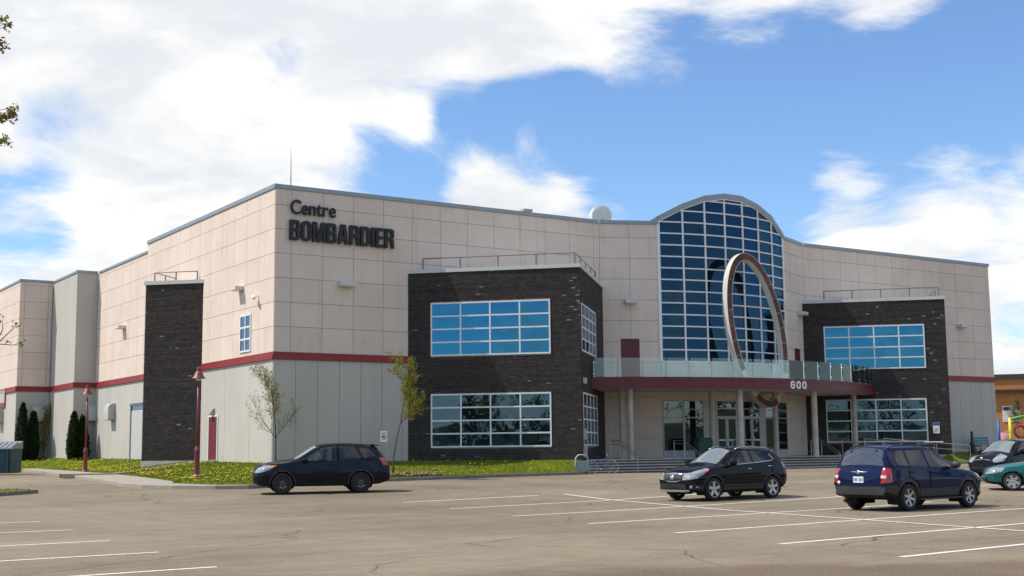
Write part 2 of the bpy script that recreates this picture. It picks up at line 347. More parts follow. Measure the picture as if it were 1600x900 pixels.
def paint_line(a, b_, wd=.13, lift=.005):
    pts = resample([a, b_], .8); d = Vector((b_[0]-a[0], b_[1]-a[1])).normalized(); nn = Vector((-d.y, d.x))*wd/2
    mb = MB()
    for x, y in pts:
        for s in (-1, 1): mb.v.append((x+nn.x*s, y+nn.y*s, gz(x+nn.x*s, y+nn.y*s)+lift))
    for i in range(len(pts)-1): mb.f.append((2*i, 2*i+2, 2*i+3, 2*i+1)); mb.t.append(None)
    return struct(mb.build('parking_line', PAINT))
L_ENDS = [(-4.55, -21.1), (-5.29, -25.2), (-5.96, -29.4), (-6.54, -33.3), (-7.16, -36.94), (-7.73, -40.3), (-8.24, -43.3)]
for i, (x, y) in enumerate(L_ENDS):
    paint_line((x, y), (x+13.2 if i else x+5.0, y+(1.25 if i else -.1)))
paint_line((1.42, -21.4), (-2.5, -44.0), lift=.010)
for x, y in [(-15.84, -23.1), (-16.11, -27.27), (-16.49, -31.37), (-16.67, -34.81), (-16.89, -38.12)]:
    paint_line((x, y), (x-6.5, y-.3))
for x, y in [(14.5, -27.6), (16.5, -24.2)]: paint_line((x, y), (x+7, y+.6))

# kerbs, sidewalk, lawn
KERB = mat('old_concrete_kerb', (.20, .185, .165), .9, var=.25, vscale=2.5, bump=.4, bscale=25)
WALK = mat('sidewalk_concrete', (.34, .305, .25), .9, var=.12, vscale=1.5, bump=.3, bscale=30)
GRASSM = mat('lawn_grass', (.15, .185, .012), .95, bump=.8, bscale=45, col2=(.075, .105, .008), vscale=.9, spec=.1)
def ribbon(name, outer, inner, material, h, skirt=.2):
    """slab between two polylines of equal length, top h above the lot"""
    mb = MB(); n = len(outer)
    for pl_ in (outer, inner):
        for x, y in pl_: mb.v.append((x, y, gz(x, y)+h))
    for pl_ in (outer, inner):
        for x, y in pl_: mb.v.append((x, y, gz(x, y)-skirt))
    for i in range(n-1):
        mb.f += [(i, i+1, n+i+1, n+i), (2*n+i, 2*n+i+1, i+1, i), (n+i, n+i+1, 3*n+i+1, 3*n+i)]; mb.t += [None]*3
    mb.f += [(0, n, 3*n, 2*n), (n-1, 3*n-1, 4*n-1, 2*n-1)]; mb.t += [None]*2
    return struct(mb.build(name, material, bevel=.02))
def offset_poly(pts, d):
    out = []
    for i, p in enumerate(pts):
        a = Vector(pts[max(i-1, 0)]); c = Vector(pts[min(i+1, len(pts)-1)]); t_ = (c-a).normalized(); out.append((p[0]-t_.y*d, p[1]+t_.x*d))
    return out
K_FRONT = [(13.35, -6.95), (12.6, -7.35), (11.5, -7.52), (6.66, -7.7), (2.0, -8.1), (-2.0, -9.1), (-5.2, -10.15)]
K_LEFT = [(-5.2, -10.15), (-6.3, -9.6), (-7.5, -8.2), (-8.2, -6.8), (-8.35, -5.0), (-7.35, 3.0), (-5.5, 19.4), (-4.6, 28.5), (-4.1, 31.5)]
fr = resample(K_FRONT, 1.0)
ribbon('kerb', fr, offset_poly(fr, -.16), KERB, .14)
lf = resample(K_LEFT, .9)
def side_in(p, i):
    # the walk is wide at the corner and narrows to a kerb at both ends
    k = i/(len(lf)-1); wdt = .2 + 1.9*min(1, k*7)*(1 if k < .5 else max(.12, 1-(k-.5)*1.2)); return wdt
inn = []
op = offset_poly(lf, -1)
for i, (p, q) in enumerate(zip(lf, op)):
    k = side_in(p, i); inn.append((p[0]+(q[0]-p[0])*k, p[1]+(q[1]-p[1])*k))
ribbon('sidewalk', lf, inn, WALK, .15)
back_kerb = resample([(-4.1, 31.5), (-4.6, 34), (-6.2, 37), (-9, 40)], 1.0)
ribbon('kerb', back_kerb, offset_poly(back_kerb, -.16), KERB, .14)

# lawn: ruled between the kerb line and the foot of the walls
outer = [(x, y) for x, y in offset_poly(fr, -.16)] + inn[1:] + offset_poly(back_kerb, -.16)
A1 = (7.21, 0.0); AP = (13.42, -6.21); T0 = (0, 9.66); T1 = (-2.38, 12.04); T2 = (0, 14.42)
# outer polyline runs from wing corner leftwards, so the inner one does too
inner_key = [(13.30, -6.05), (7.21, 0.05), (0.05, .05), (0.05, 30), (-1.34, 30), (-1.34, 36.3), (-3.58, 36.3), (-3.58, 46)]
split = len(fr); nA = split + 6
ik1 = resample([(13.28, -6.07), (7.21, 0.05), (0.2, .05)], .25); ik2 = resample([(0.2, .05), (0.05, 30), (-1.34, 30.05), (-1.34, 36.3), (-3.58, 36.35), (-3.58, 46)], .25)
def pick(l, n): return [l[round(i*(len(l)-1)/(n-1))] for i in range(n)]
inner = pick(ik1, nA) + pick(ik2, len(outer)-nA+1)[1:]
def lawn_z(o, i, t):
    z0 = gz(*o)+.15; z1 = 1.12 + max(0, i[1])*.008; k = t*t*(3-2*t)*.6+t*.4; return z0+(z1-z0)*k
lawn_v = []; NW = 10
for o, i in zip(outer, inner):
    for k in range(NW+1):
        t_ = k/NW; x = o[0]+(i[0]-o[0])*t_; y = o[1]+(i[1]-o[1])*t_
        lawn_v.append((x, y, lawn_z(o, i, t_) + (.03*noise.noise((x*.8, y*.8, 0)) if 0 < k < NW else 0)))
mb = MB(); mb.v = lawn_v[:]
for a in range(len(outer)-1):
    for k in range(NW):
        i = a*(NW+1)+k; mb.f.append((i, i+1, i+NW+2, i+NW+1)); mb.t.append(None)
lawn = struct(mb.build('lawn', GRASSM, smooth_=True))
def lawn_point(r):
    a = r.randrange(len(outer)-1); k = r.randrange(NW); u, v_ = r.random(), r.random(); i = a*(NW+1)+k
    p = [Vector(lawn_v[j]) for j in (i, i+1, i+NW+2, i+NW+1)]
    return p[0].lerp(p[1], u).lerp(p[3].lerp(p[2], u), v_), (p[1]-p[0]).cross(p[3]-p[0]).length, k/NW
# little concrete path crossing the lawn to the side door
pth = resample([(-7.2, 9.5), (-4.2, 9.0), (-2.0, 8.2), (-.05, 7.6)], .5)
def nearest_lawn_z(x, y):
    best = min(lawn_v, key=lambda q: (q[0]-x)**2+(q[1]-y)**2); return best[2]
mb = MB()
for (x, y), (x2, y2) in zip(offset_poly(pth, .6), offset_poly(pth, -.6)):
    z = nearest_lawn_z((x+x2)/2, (y+y2)/2)+.06; mb.v += [(x, y, z), (x2, y2, z), (x, y, z-.2), (x2, y2, z-.2)]
for i in range(len(pth)-1):
    a = 4*i; mb.f += [(a, a+4, a+5, a+1), (a, a+2, a+6, a+4), (a+1, a+5, a+7, a+3)]; mb.t += [None]*3
struct(mb.build('path', WALK))
# grass blades and dandelions over the lawns
def blades(name, pts, label, dens_seed, hmin=.03, hmax=.075):
    r = random.Random(dens_seed); mb = MB(); cols = [(.17, .21, .014), (.12, .165, .010), (.22, .25, .02), (.24, .23, .03)]
    for p in pts:
        a = r.random()*6.28; h = r.uniform(hmin, hmax); wd = r.uniform(.012, .024); d = Vector((math.cos(a), math.sin(a), 0))*wd; ln = Vector((r.uniform(-.05, .05), r.uniform(-.05, .05), h))
        mb.quad(p-d, p+d, p+ln, tone=r.choice(cols))
    o = mb.build(name, attr_mat('grass_blade', .8, .2, 0), kind='stuff'); return tag(o, label, 'grass')
pts = []
while len(pts) < 30000:
    p, ar, k = lawn_point(rnd)
    if rnd.random() < min(1, ar/.9) and p.y < 34 and (p.y < 12 or rnd.random() < .4): pts.append(p)
blades('grass', pts, 'mown green grass on the lawn around the arena walls', 3)
r = random.Random(5); mb = MB()
for i in range(4200):
    p, ar, k = lawn_point(r)
    if r.random() > min(1, ar/.5) or noise.noise((p.x*.35, p.y*.35, 3)) < -.02: continue
    if p.x > 1.5 and r.random() < .8: continue
    c = p+Vector((0, 0, r.uniform(.09, .15))); s = r.uniform(.022, .045); n = 5
    ring = [c+Vector((math.cos(a*6.283/n)*s, math.sin(a*6.283/n)*s, 0)) for a in range(n)]
    mb.quad(c-Vector((.006, 0, .14)), c+Vector((.006, 0, -.14)), c, tone=(.12, .2, .04))
    tp, bt = c+Vector((0, 0, s*.55)), c-Vector((0, 0, s*.45))
    for a in range(n): mb.quad(ring[a], ring[(a+1) % n], tp, tone=(.78, .60, .03)); mb.quad(ring[(a+1) % n], ring[a], bt, tone=(.55, .45, .05))
tag(mb.build('dandelions', attr_mat('dandelion', .8, .2, 0), kind='stuff'), 'yellow dandelions scattered over the lawn', 'flowers')
# grass island at the left edge of the lot
isl = [(-12.2, -7.4), (-13.8, -8.6), (-18, -11.5), (-24, -15), (-30, -16), (-30, -6), (-22, -4.2), (-16, -4.5), (-13.2, -5.4), (-12.3, -6.4)]
cxi = Vector((-20, -9)); isl2 = isl+[isl[0]]
islr = resample(isl2, .7)
ribbon('kerb', islr, [tuple(Vector(p).lerp(cxi, .022)) for p in islr], KERB, .14)
mb = MB(); ring = [tuple(Vector(p).lerp(cxi, .02)) for p in islr]; mb.v = [(x, y, gz(x, y)+.13) for x, y in ring] + [(cxi.x, cxi.y, gz(*cxi)+.4)]
for i in range(len(ring)-1): mb.f.append((i, i+1, len(ring))); mb.t.append(None)
struct(mb.build('lawn', GRASSM))
pts = []
while len(pts) < 5000:
    i = rnd.randrange(len(ring)-1); a, b_ = rnd.random(), rnd.random()
    if a+b_ > 1: a, b_ = 1-a, 1-b_
    p = Vector(mb.v[i])*a+Vector(mb.v[i+1])*b_+Vector(mb.v[-1])*(1-a-b_); pts.append(p)
blades('grass', pts, 'mown green grass on the small island at the lot entrance', 4)
# lawn strip at the right end of the building
rk = resample([(38.2, -7.0), (40.5, -7.6), (44.9, -5.6), (50.5, -4.4), (58.3, -3.0), (66, 0)], 1.0)
ribbon('kerb', rk, offset_poly(rk, .16), KERB, .14)
mb = MB(); n = len(rk); o2 = offset_poly(rk, .14)
for i, (x, y) in enumerate(o2):
    f = i/(n-1); q = (41.25+f*18, -6.1+min(1, f*2.2)*6.1) if f < .75 else (54.75+(f-.75)*60, .1+(f-.75)*30)
    mb.v += [(x, y, gz(x, y)+.13), (q[0], max(q[1], y+.3), 1.14)]
for i in range(n-1): mb.f.append((2*i, 2*i+2, 2*i+3, 2*i+1)); mb.t.append(None)
struct(mb.build('lawn', GRASSM))

# ------------------------------------------------------------------ the arena
B = empty('arena_building', (27, 12, 0), 0, 'pale pink panelled arena with dark brick wings and a glazed arched bay', 'building')
def bp_(mbo, name, material, parent=B, **k):
    o = mbo.build(name, material, None, **k); o.parent = parent; o.matrix_parent_inverse = Matrix.Translation((-27, -12, 0)) if parent is B else Matrix()
    return o
ROWS = [13.43, 12.26, 11.08, 9.90, 8.73, 7.56]
TOPM, TOPL, BT, BB, FLOOR = 14.22, 13.68, 6.35, 6.0, 1.10
G = .010
def panels(wall, cols, zs, core, material, th=.04, skip=None, name='panel'):
    for a, b_ in zip(cols[:-1], cols[1:]):
        for z0, z1 in zip(zs[:-1], zs[1:]):
            if skip and skip(a, b_, z0, z1): continue
            p = MB(); wall.box(p, a+G, b_-G, -th, 0, z0+G, z1-G); bp_(p, name, material, core)
def cols_from(first, step, end, start=0):
    out = [start]; x = first
    while x < end-.25: out.append(x); x += step
    return out+[end]
def wall_core(wall, z0, z1, material=JOINT, u0=0, u1=None):
    p = MB(); wall.box(p, u0, u1 if u1 is not None else wall.len, -.35, -.04, z0, z1); return bp_(p, 'wall', material)
zs = [BT-.02]+ROWS[::-1]+[TOPM]
zsl = [BT-.02]+ROWS[::-1]+[TOPL]
FL = Wall((0, 0), (19.45, 0)); FRT = Wall((35.6, 0), (54.26, 0)); LW = Wall((0, 19.5), (0, .04)); LW2 = Wall((0, 30), (0, 19.5))
W3 = Wall((-1.39, 30), (0, 30)); W2 = Wall((-1.39, 36.33), (-1.39, 30)); W1 = Wall((-3.63, 36.33), (-1.39, 36.33)); W0 = Wall((-3.63, 60), (-3.63, 36.33))
# front, left of the bay
core = wall_core(FL, .2, TOPM, JOINT, .05)
panels(FL, cols_from(.85, 1.655, 19.45), zs, core, PANEL, skip=lambda a, b_, z0, z1: a > 7.6 and z1 < 10.2)
core = wall_core(FL, .2, BB, JOINTG, .05, 7.4); core.location.y = -.004
panels(FL, cols_from(1.14, 1.15, 7.3), [.3, BB], core, GREYP)
core = wall_core(FRT, .2, TOPM)
panels(FRT, cols_from(1.77, 1.65, FRT.len), zs, core, PANEL, skip=lambda a, b_, z0, z1: b_ < 8.5 and z1 < 10.2)
core = wall_core(FRT, .2, BB, JOINTG, 9, FRT.len); core.location.y = -.004
panels(FRT, cols_from(10.2, 1.15, FRT.len, 9.0), [.3, BB], core, GREYP)
# left side
core = wall_core(LW, .2, TOPM)
u = [19.5-y for y in [19.5]+[18.67-1.68*k for k in range(11)]+[.04]]
panels(LW, u, zs, core, PANEL, skip=lambda a, b_, z0, z1: 5.5 < a < 8.0 and z1 < 10.2)
core = wall_core(LW, .2, BB, JOINTG); core.location.x = -.004
panels(LW, [0, 3.4, 6.7, 10.0, 13.3, 16.6, LW.len], [.3, BB], core, GREYP)
core = wall_core(LW2, .2, TOPL)
panels(LW2, [0, 2.1, 3.78, 5.46, 7.14, 8.82, 10.5], zsl, core, PANEL)
core = wall_core(LW2, .2, BB, JOINTG); core.location.x = -.004
panels(LW2, [0, 3.4, 6.9, 10.5], [.3, BB], core, GREYP)
for wl in (W3, W2):
    p = MB(); wl.box(p, .003, wl.len-.003, -.35, 0, .3, TOPL); bp_(p, 'wall', STUCCO)
core = wall_core(W1, .2, TOPL, JOINT, .05); panels(W1, [0, .32, 1.92, 2.2], zsl, core, PANEL)
core = wall_core(W1, .2, BB, JOINTG, .05); core.location.y = -.004; panels(W1, [0, 2.22], [.3, BB], core, GREYP)
core = wall_core(W0, .2, TOPL, JOINT, 0, W0.len-.05); panels(W0, cols_from(1.6, 3.36, W0.len-.04, .5), zsl, core, PANEL)
core = wall_core(W0, .2, BB, JOINTG, 0, W0.len-.05); core.location.x = -.004; panels(W0, [.5, 7, 14, 20, W0.len-.04], [.3, BB], core, GREYP)
# far and right-hand walls, roof
p = MB(); Wall((54.26, .3), (54.26, 60)).box(p, 0, 59.7, -.35, 0, .3, TOPM); Wall((54.26, 60), (-3.63, 60)).box(p, .35, 57.5, -.35, -.01, .3, TOPL); bp_(p, 'wall', STUCCO)
p = MB(); p.prism([(.3, .3), (54, .3), (54, 59.6), (.3, 59.6)], 13.3, 13.45); p.prism([(-3.3, 36.7), (.28, 36.7), (.28, 59.6), (-3.3, 59.6)], 13.3, 13.44); bp_(p, 'roof', ROOFM)
# red band and coping, mitred round the corners by butting
def band(wl, u0, u1, nm='red_band'):
    p = MB(); wl.box(p, u0, u1, -.02, .045, BB+.20, BT); wl.box(p, u0, u1, -.02, .095, BB, BB+.197); bp_(p, nm, REDB)
band(FL, -.0, 7.25); band(FRT, 9, FRT.len+.09); band(LW, 5.2, LW.len+.135)
band(LW2, 0.0, LW2.len+.4); band(W3, -.09, 1.29); band(W2, 0, W2.len); band(W1, -.09, 2.14); band(W0, 20.5, W0.len)
p = MB(); W0.box(p, 20.3, 20.497, -.02, .08, 5.0, BT); bp_(p, 'red_band', REDB)
p = MB(); W0.box(p, 0, 20.3, -.02, .045, 5.0+.2, 5.35); W0.box(p, 0, 20.3, -.02, .095, 5.0, 5.197); bp_(p, 'red_band', REDB)
def coping(wl, u0, u1, z, h=.2, w1=.055, w0=-.42, material=None):
    p = MB(); wl.box(p, u0, u1, w0, w1, z, z+h); return bp_(p, 'coping', material or METALC)
coping(FL, -.055, 19.4, TOPM); coping(FRT, .1, FRT.len+.05, TOPM); coping(LW, 0, LW.len-.385, TOPM)
coping(LW2, .2, LW2.len-.003, TOPL, .14); coping(W3, -.055, 1.33, TOPL, .16); coping(W2, 0, W2.len-.425, TOPL, .14); coping(W1, -.055, 2.18, TOPL, .16); coping(W0, 0, W0.len-.425, TOPL, .14)

# ---- windows
def window(wl, u0, u1, z0, z1, nc, nr, material, bar=.075, pane_w=.004, frame_w=.032, colr=WFRAME, name='window', back=True):
    p = MB(); wl.box(p, u0, u1, -.10, frame_w, z1-bar, z1); wl.box(p, u0, u1, -.10, frame_w, z0, z0+bar)
    wl.box(p, u0, u0+bar, -.10, frame_w-.003, z0+bar, z1-bar); wl.box(p, u1-bar, u1, -.10, frame_w-.003, z0+bar, z1-bar)
    cw = (u1-u0-bar)/nc; rh = (z1-z0-bar)/nr
    for i in range(1, nc): wl.box(p, u0+cw*i, u0+cw*i+bar, -.10, frame_w-.005, z0+bar, z1-bar)
    for j in range(1, nr): wl.box(p, u0+bar, u1-bar, -.10, frame_w-.009, z0+rh*j, z0+rh*j+bar)
    o = bp_(p, name, colr)
    for i in range(nc):
        for j in range(nr):
            q = MB(); e = rnd.uniform(-.003, .003); a = u0+cw*i+bar*.6; b2 = u0+cw*(i+1)+bar*.4; c0 = z0+rh*j+bar*.6; c1 = z0+rh*(j+1)+bar*.4
            tl = rnd.uniform(-.006, .006)
            q.solid([wl.P(a, pane_w-e, c0), wl.P(b2, pane_w+e, c0), wl.P(b2, pane_w+e+tl, c1), wl.P(a, pane_w-e+tl, c1)], wl.n*-.012); bp_(q, 'pane', material, o)
    return o
SMALLG = glass('side_window_glass', (.01, .015, .03), .2, (.6, .75, 1))
window(LW, 19.5-4.22, 19.5-2.79, 6.56, 8.43, 2, 3, SMALLG, .09, pane_w=.015, frame_w=.05)

# ---- dark brick wings
BRICK = attr_mat('dark_brick', .8, .35, .35, 50)
MORTAR = mat('dark_mortar', (.26, .24, .22), .95, var=.3, vscale=3)
def bricks(wl, u0, u1, z0, z1, holes, pale, seed, parent):
    r = random.Random(seed); mb = MB(); h = .072; z = z0; row = 0
    while z < z1-.03:
        rf = r.uniform(.8, 1.25)
        u_ = u0 + (-.1 if row % 2 else 0)
        while u_ < u1:
            l = r.choice((.19, .215, .215, .24)); a, b2 = max(u_, u0), min(u_+l-.011, u1)
            if b2-a > .03:
                segs = [(a, b2)]
                for (ha, hb, hz0, hz1) in holes:
                    if z+h > hz0 and z < hz1:
                        ns = []
                        for s0, s1 in segs:
                            if s1 <= ha or s0 >= hb: ns.append((s0, s1)); continue
                            if s0 < ha-.02: ns.append((s0, ha))
                            if s1 > hb+.02: ns.append((hb, s1))
                        segs = ns
                for s0, s1 in segs:
                    k = r.random(); pv = pale((s0+s1)/2, z, r)
                    if k < pv: tone = tuple(c*r.uniform(.7, 1.2) for c in (.22, .21, .19))
                    elif k < pv+.05: tone = tuple(c*r.uniform(.6, 1.2) for c in (.06, .05, .043))
                    else:
                        f = r.uniform(.7, 1.45)*rf*1.25; tone = (.026*f, .022*f, .020*f) if r.random() < .75 else (.033*f, .024*f, .021*f)
                    e0 = r.uniform(0, .006); e1 = e0+r.uniform(-.002, .002); t1 = r.uniform(-.002, .002)
                    k0 = len(mb.v)
                    f4 = [wl.P(s0, e0, z), wl.P(s1, e1, z), wl.P(s1, e1+t1, z+h-.011), wl.P(s0, e0+t1, z+h-.011)]
                    b4 = [wl.P(s0, -.03, z), wl.P(s1, -.02, z), wl.P(s1, -.02, z+h-.011), wl.P(s0, -.02, z+h-.011)]
                    mb.v += [tuple(q) for q in f4+b4]
                    for f_ in ((0, 1, 2, 3), (0, 4, 5, 1), (1, 5, 6, 2), (2, 6, 7, 3), (3, 7, 4, 0)): mb.f.append(tuple(k0+i for i in f_)); mb.t.append(tone)
            u_ += l
        z += h; row += 1
    return bp_(mb, 'brickwork', BRICK, parent, kind='stuff')
def guardrail(pts, z, h=.58, step=1.57):
    p = MB(); p.tube([(x, y, z+h) for x, y in pts], .03, 6); o = bp_(p, 'guardrail', GALV)
    for x, y in resample(pts, step):
        q = MB(); q.box(x-.028, x+.028, y-.028, y+.028, z-.02, z+h-.029); bp_(q, 'post', GALV, o)
    return o
WZ0, WZ1 = 1.07, 10.54
# left wing
F1 = Wall(A1, AP); F2 = Wall(AP, (19.63, 0))
p = MB(); p.prism([(A1[0]+.05, -.0105), (13.42, -6.18), (19.6, -.0105)], .3, WZ1); coreL = bp_(p, 'brick_wing', MORTAR)
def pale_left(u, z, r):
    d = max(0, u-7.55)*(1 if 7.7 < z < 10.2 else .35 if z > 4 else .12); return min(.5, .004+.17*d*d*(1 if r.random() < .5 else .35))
winL = [(1.2, 7.30, 6.31, 9.0), (1.2, 7.29, 1.77, 4.42)]
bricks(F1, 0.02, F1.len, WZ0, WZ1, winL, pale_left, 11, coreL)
winL2 = [(.38, 5.5, 6.44, 8.82), (.5, 5.6, 1.79, 4.4)]
bricks(F2, 0.02, F2.len-.1, WZ0, WZ1, winL2, lambda u, z, r: .004, 12, coreL)
for a, b_, c0, c1 in winL: window(F1, a, b_, c0, c1, 4, 4, WINGGLASS if c0 > 5 else LOWGLASS)
for a, b_, c0, c1 in winL2: window(F2, a, b_, c0, c1, 4, 4, SMALLG)
p = MB(); p.prism([(A1[0]-.06, .04), (13.42, -6.30), (19.69, -.03), (19.6, .04)], WZ1, WZ1+.19); bp_(p, 'coping', TRIM)
p = MB(); p.prism([(A1[0]-.02, -.02), (13.42, -6.24), (19.64, -.02)], -.2, WZ0); bp_(p, 'plinth', CONC)
guardrail([(7.9, -.35), (13.42, -5.85), (18.6, -.7)], WZ1+.19)
# right wing
B1, BP = (35.0, 0.0), (41.2, -6.2); BQ = (47.4, 0)
G1 = Wall(B1, BP); G2 = Wall(BP, BQ)
p = MB(); p.prism([(B1[0]+.05, -.0105), (41.2, -6.17), (47.35, -.0105)], .3, WZ1-.02); coreR = bp_(p, 'brick_wing', MORTAR)
winR = [(1.5, 7.50, 6.33, 9.02), (1.45, 7.43, 1.86, 4.48)]
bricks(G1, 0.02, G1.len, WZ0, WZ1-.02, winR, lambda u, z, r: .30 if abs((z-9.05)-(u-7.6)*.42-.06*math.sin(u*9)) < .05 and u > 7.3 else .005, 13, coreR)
bricks(G2, 0.02, G2.len-.1, WZ0, WZ1-.02, [], lambda u, z, r: .004, 14, coreR)
for a, b_, c0, c1 in winR: window(G1, a, b_, c0, c1, 4, 4, WINGGLASS if c0 > 5 else LOWGLASS)
p = MB(); p.prism([(B1[0]+.02, .04), (41.2, -6.29), (47.5, -.03), (47.4, .04)], WZ1-.02, WZ1+.17); bp_(p, 'coping', TRIM)
p = MB(); p.prism([(B1[0]-.02, -.02), (41.2, -6.23), (47.42, -.02)], -.2, WZ0); bp_(p, 'plinth', CONC)
guardrail([(36.4, -.9), (41.2, -5.8), (45.8, -1.2)], WZ1+.17)
# brick stair tower on the left side
TW = Wall(T1, T0); TW2 = Wall(T2, T1)
p = MB(); p.prism([(-.0105, T0[1]+.04), (-.0105, T2[1]-.04), (T1[0]+.03, T1[1])], .3, 10.72); coreT = bp_(p, 'brick_tower', MORTAR)
bricks(TW, 0.0, TW.len, 1.24, 10.72, [], lambda u, z, r: .004, 15, coreT); bricks(TW2, 0.05, TW2.len, 1.24, 10.72, [], lambda u, z, r: .004, 16, coreT)
p = MB(); p.prism([(.0, T0[1]-.1), (.0, T2[1]+.1), (T1[0]-.1, T1[1])], 10.72, 10.92); bp_(p, 'coping', TRIM)
p = MB(); p.prism([(-.02, T0[1]-.02), (-.02, T2[1]+.02), (T1[0]-.03, T1[1])], .2, 1.24); bp_(p, 'plinth', CONC)
guardrail([(-.12, 10.3), (-1.9, 12.04), (-.15, 13.8)], 10.92, .52, 1.2)

# ---- bowed entrance bay
NF = 7; X0, X1, YB, SAG = 22.55, 32.35, -1.45, .98
BC = (X0+X1)/2; BR = (((X1-X0)/2)**2+SAG**2)/(2*SAG); BCY = YB-SAG+BR
def bow(x): return (x, BCY-math.sqrt(BR*BR-(x-BC)**2))
MU = [bow(X0+(X1-X0)*i/NF) for i in range(NF+1)]
BL = Wall((19.45, 0), MU[0]); BRW = Wall(MU[-1], (35.6, 0))
zb = [FLOOR, 2.15, 3.31, 4.47, 5.3, BT+.05]+ROWS[::-1]+[TOPM]
core = wall_core(BL, .3, TOPM); panels(BL, [0, 1.72, BL.len], zb, core, PANELB)
core = wall_core(BRW, .3, TOPM); panels(BRW, [0, 1.1, 2.45, BRW.len], zb, core, PANELB)
coping(BL, .03, BL.len, TOPM); coping(BRW, 0, BRW.len-.05, TOPM)
SILL = 6.45; DZ = .6623
ARCH = [14.42, 15.18, 15.72, 15.96, 15.95, 15.62, 15.12, 14.26]     # underside of the arched coping at each mullion
p = MB()                                                           # dark core behind the glazing
for i in range(NF):
    wl = Wall(MU[i], MU[i+1]); q = [wl.P(0, -.09, SILL), wl.P(wl.len, -.09, SILL), wl.P(wl.len, -.09, ARCH[i+1]), wl.P(0, -.09, ARCH[i])]; p.solid(q, wl.n*-.05)
bp_(p, 'bay_backing', DARKIN)
p = MB()
for i, (x, y) in enumerate(MU):
    a = MU[max(i-1, 0)]; c = MU[min(i+1, NF)]; wl = Wall(a, c); nrm = wl.n; d = wl.d; b0 = Vector((x, y, 0))
    hw = .05 if 0 < i < NF else .09
    p.hexa([b0+nrm*.04-d*hw+Vector((0, 0, SILL)), b0+nrm*.04+d*hw+Vector((0, 0, SILL)), b0-nrm*.12+d*hw+Vector((0, 0, SILL)), b0-nrm*.12-d*hw+Vector((0, 0, SILL))] +
           [b0+nrm*.04-d*hw+Vector((0, 0, ARCH[i])), b0+nrm*.04+d*hw+Vector((0, 0, ARCH[i])), b0-nrm*.12+d*hw+Vector((0, 0, ARCH[i])), b0-nrm*.12-d*hw+Vector((0, 0, ARCH[i]))])
zrows = [SILL + DZ*k for k in range(16)]
def arch_at(i, u, L_): return ARCH[i]+(ARCH[i+1]-ARCH[i])*u/L_
for i in range(NF):
    wl = Wall(MU[i], MU[i+1]); L_ = wl.len
    for z in zrows:
        u0, u1 = .052, L_-.052
        za, zb_ = arch_at(i, 0, L_), arch_at(i, L_, L_)
        if z > max(za, zb_)-.04: continue
        if z > min(za, zb_)-.04:
            uc = (z+.04-za)/(zb_-za)*L_
            if za < zb_: u0 = max(u0, uc)
            else: u1 = min(u1, uc)
        if u1-u0 > .05: wl.box(p, u0, u1, -.08, .033, z-.037, z+.037)
    q = [wl.P(-.0, .045, arch_at(i, 0, L_)-.07), wl.P(L_, .045, arch_at(i, L_, L_)-.07), wl.P(L_, .045, arch_at(i, L_, L_)), wl.P(0, .045, arch_at(i, 0, L_))]; p.solid(q, wl.n*-.16)
CW = bp_(p, 'curtain_wall', WFRAME)
for i in range(NF):
    wl = Wall(MU[i], MU[i+1]); L_ = wl.len; a, b2 = .03, L_-.03
    for z0, z1 in zip(zrows, zrows[1:]+[zrows[-1]+DZ]):
        za, zb_ = arch_at(i, a, L_)-.03, arch_at(i, b2, L_)-.03
        if z0 > max(za, zb_)-.05: continue
        poly = [(a, z0), (b2, z0), (b2, z1), (a, z1)]
        out = []                                                   # clip by the sloping arch edge
        def inside(q): return q[1] <= za+(zb_-za)*(q[0]-a)/(b2-a)
        for k in range(4):
            s_, e_ = poly[k], poly[(k+1) % 4]
            fs = s_[1]-(za+(zb_-za)*(s_[0]-a)/(b2-a)); fe = e_[1]-(za+(zb_-za)*(e_[0]-a)/(b2-a))
            if fs <= 0: out.append(s_)
            if fs*fe < 0: t_ = fs/(fs-fe); out.append((s_[0]+(e_[0]-s_[0])*t_, s_[1]+(e_[1]-s_[1])*t_))
        if len(out) < 3: continue
        tu, tz = rnd.uniform(-.006, .006), rnd.uniform(-.005, .005)
        q = MB(); q.solid([wl.P(u_, -.03+tu*(u_/L_-.5)+tz*((z-z0)/DZ-.5), z) for u_, z in out], wl.n*-.012); bp_(q, 'pane', CURTGLASS, CW)
# arched coping and vaulted roof behind it
p = MB(); AT = [a+.30 for a in ARCH]; AT[0] = TOPM+.24; AT[-1] = TOPM+.22
ext = [BL.P(BL.len-.45, 0, 0)] + [Vector((x, y, 0)) for x, y in MU] + [BRW.P(.12, 0, 0)]
lo = [TOPM-.0] + ARCH + [TOPM]; hi = [TOPM+.203] + [a+.30 for a in ARCH] + [TOPM+.203]
for i in range(len(ext)-1):
    wl = Wall(ext[i][:2], ext[i+1][:2]); q = [wl.P(0, .09, lo[i]), wl.P(wl.len, .09, lo[i+1]), wl.P(wl.len, .09, hi[i+1]), wl.P(0, .09, hi[i])]; p.solid(q, wl.n*-.5)
bp_(p, 'arched_coping', METALC)
p = MB()
for i in range(NF):
    x0, y0 = MU[i]; x1, y1 = MU[i+1]; k = len(p.v)
    p.v += [(x0, y0+.3, ARCH[i]+.2), (x1, y1+.3, ARCH[i+1]+.2), (x1, 1.2, ARCH[i+1]*.3+9.9), (x0, 1.2, ARCH[i]*.3+9.9), (x0, 1.2, 13.4), (x1, 1.2, 13.4)]
    p.f += [(k, k+1, k+2, k+3), (k+3, k+2, k+5, k+4)]; p.t += [None]*2
bp_(p, 'vault_roof', ROOFM)
# spandrel below the glazing
p = MB()
for i in range(NF):
    wl = Wall(MU[i], MU[i+1]); wl.box(p, .006, wl.len-.006, -.1, .0, 5.28, SILL-.04)
bp_(p, 'spandrel', mat('spandrel_panel', (.62, .62, .58), .6, var=.05))
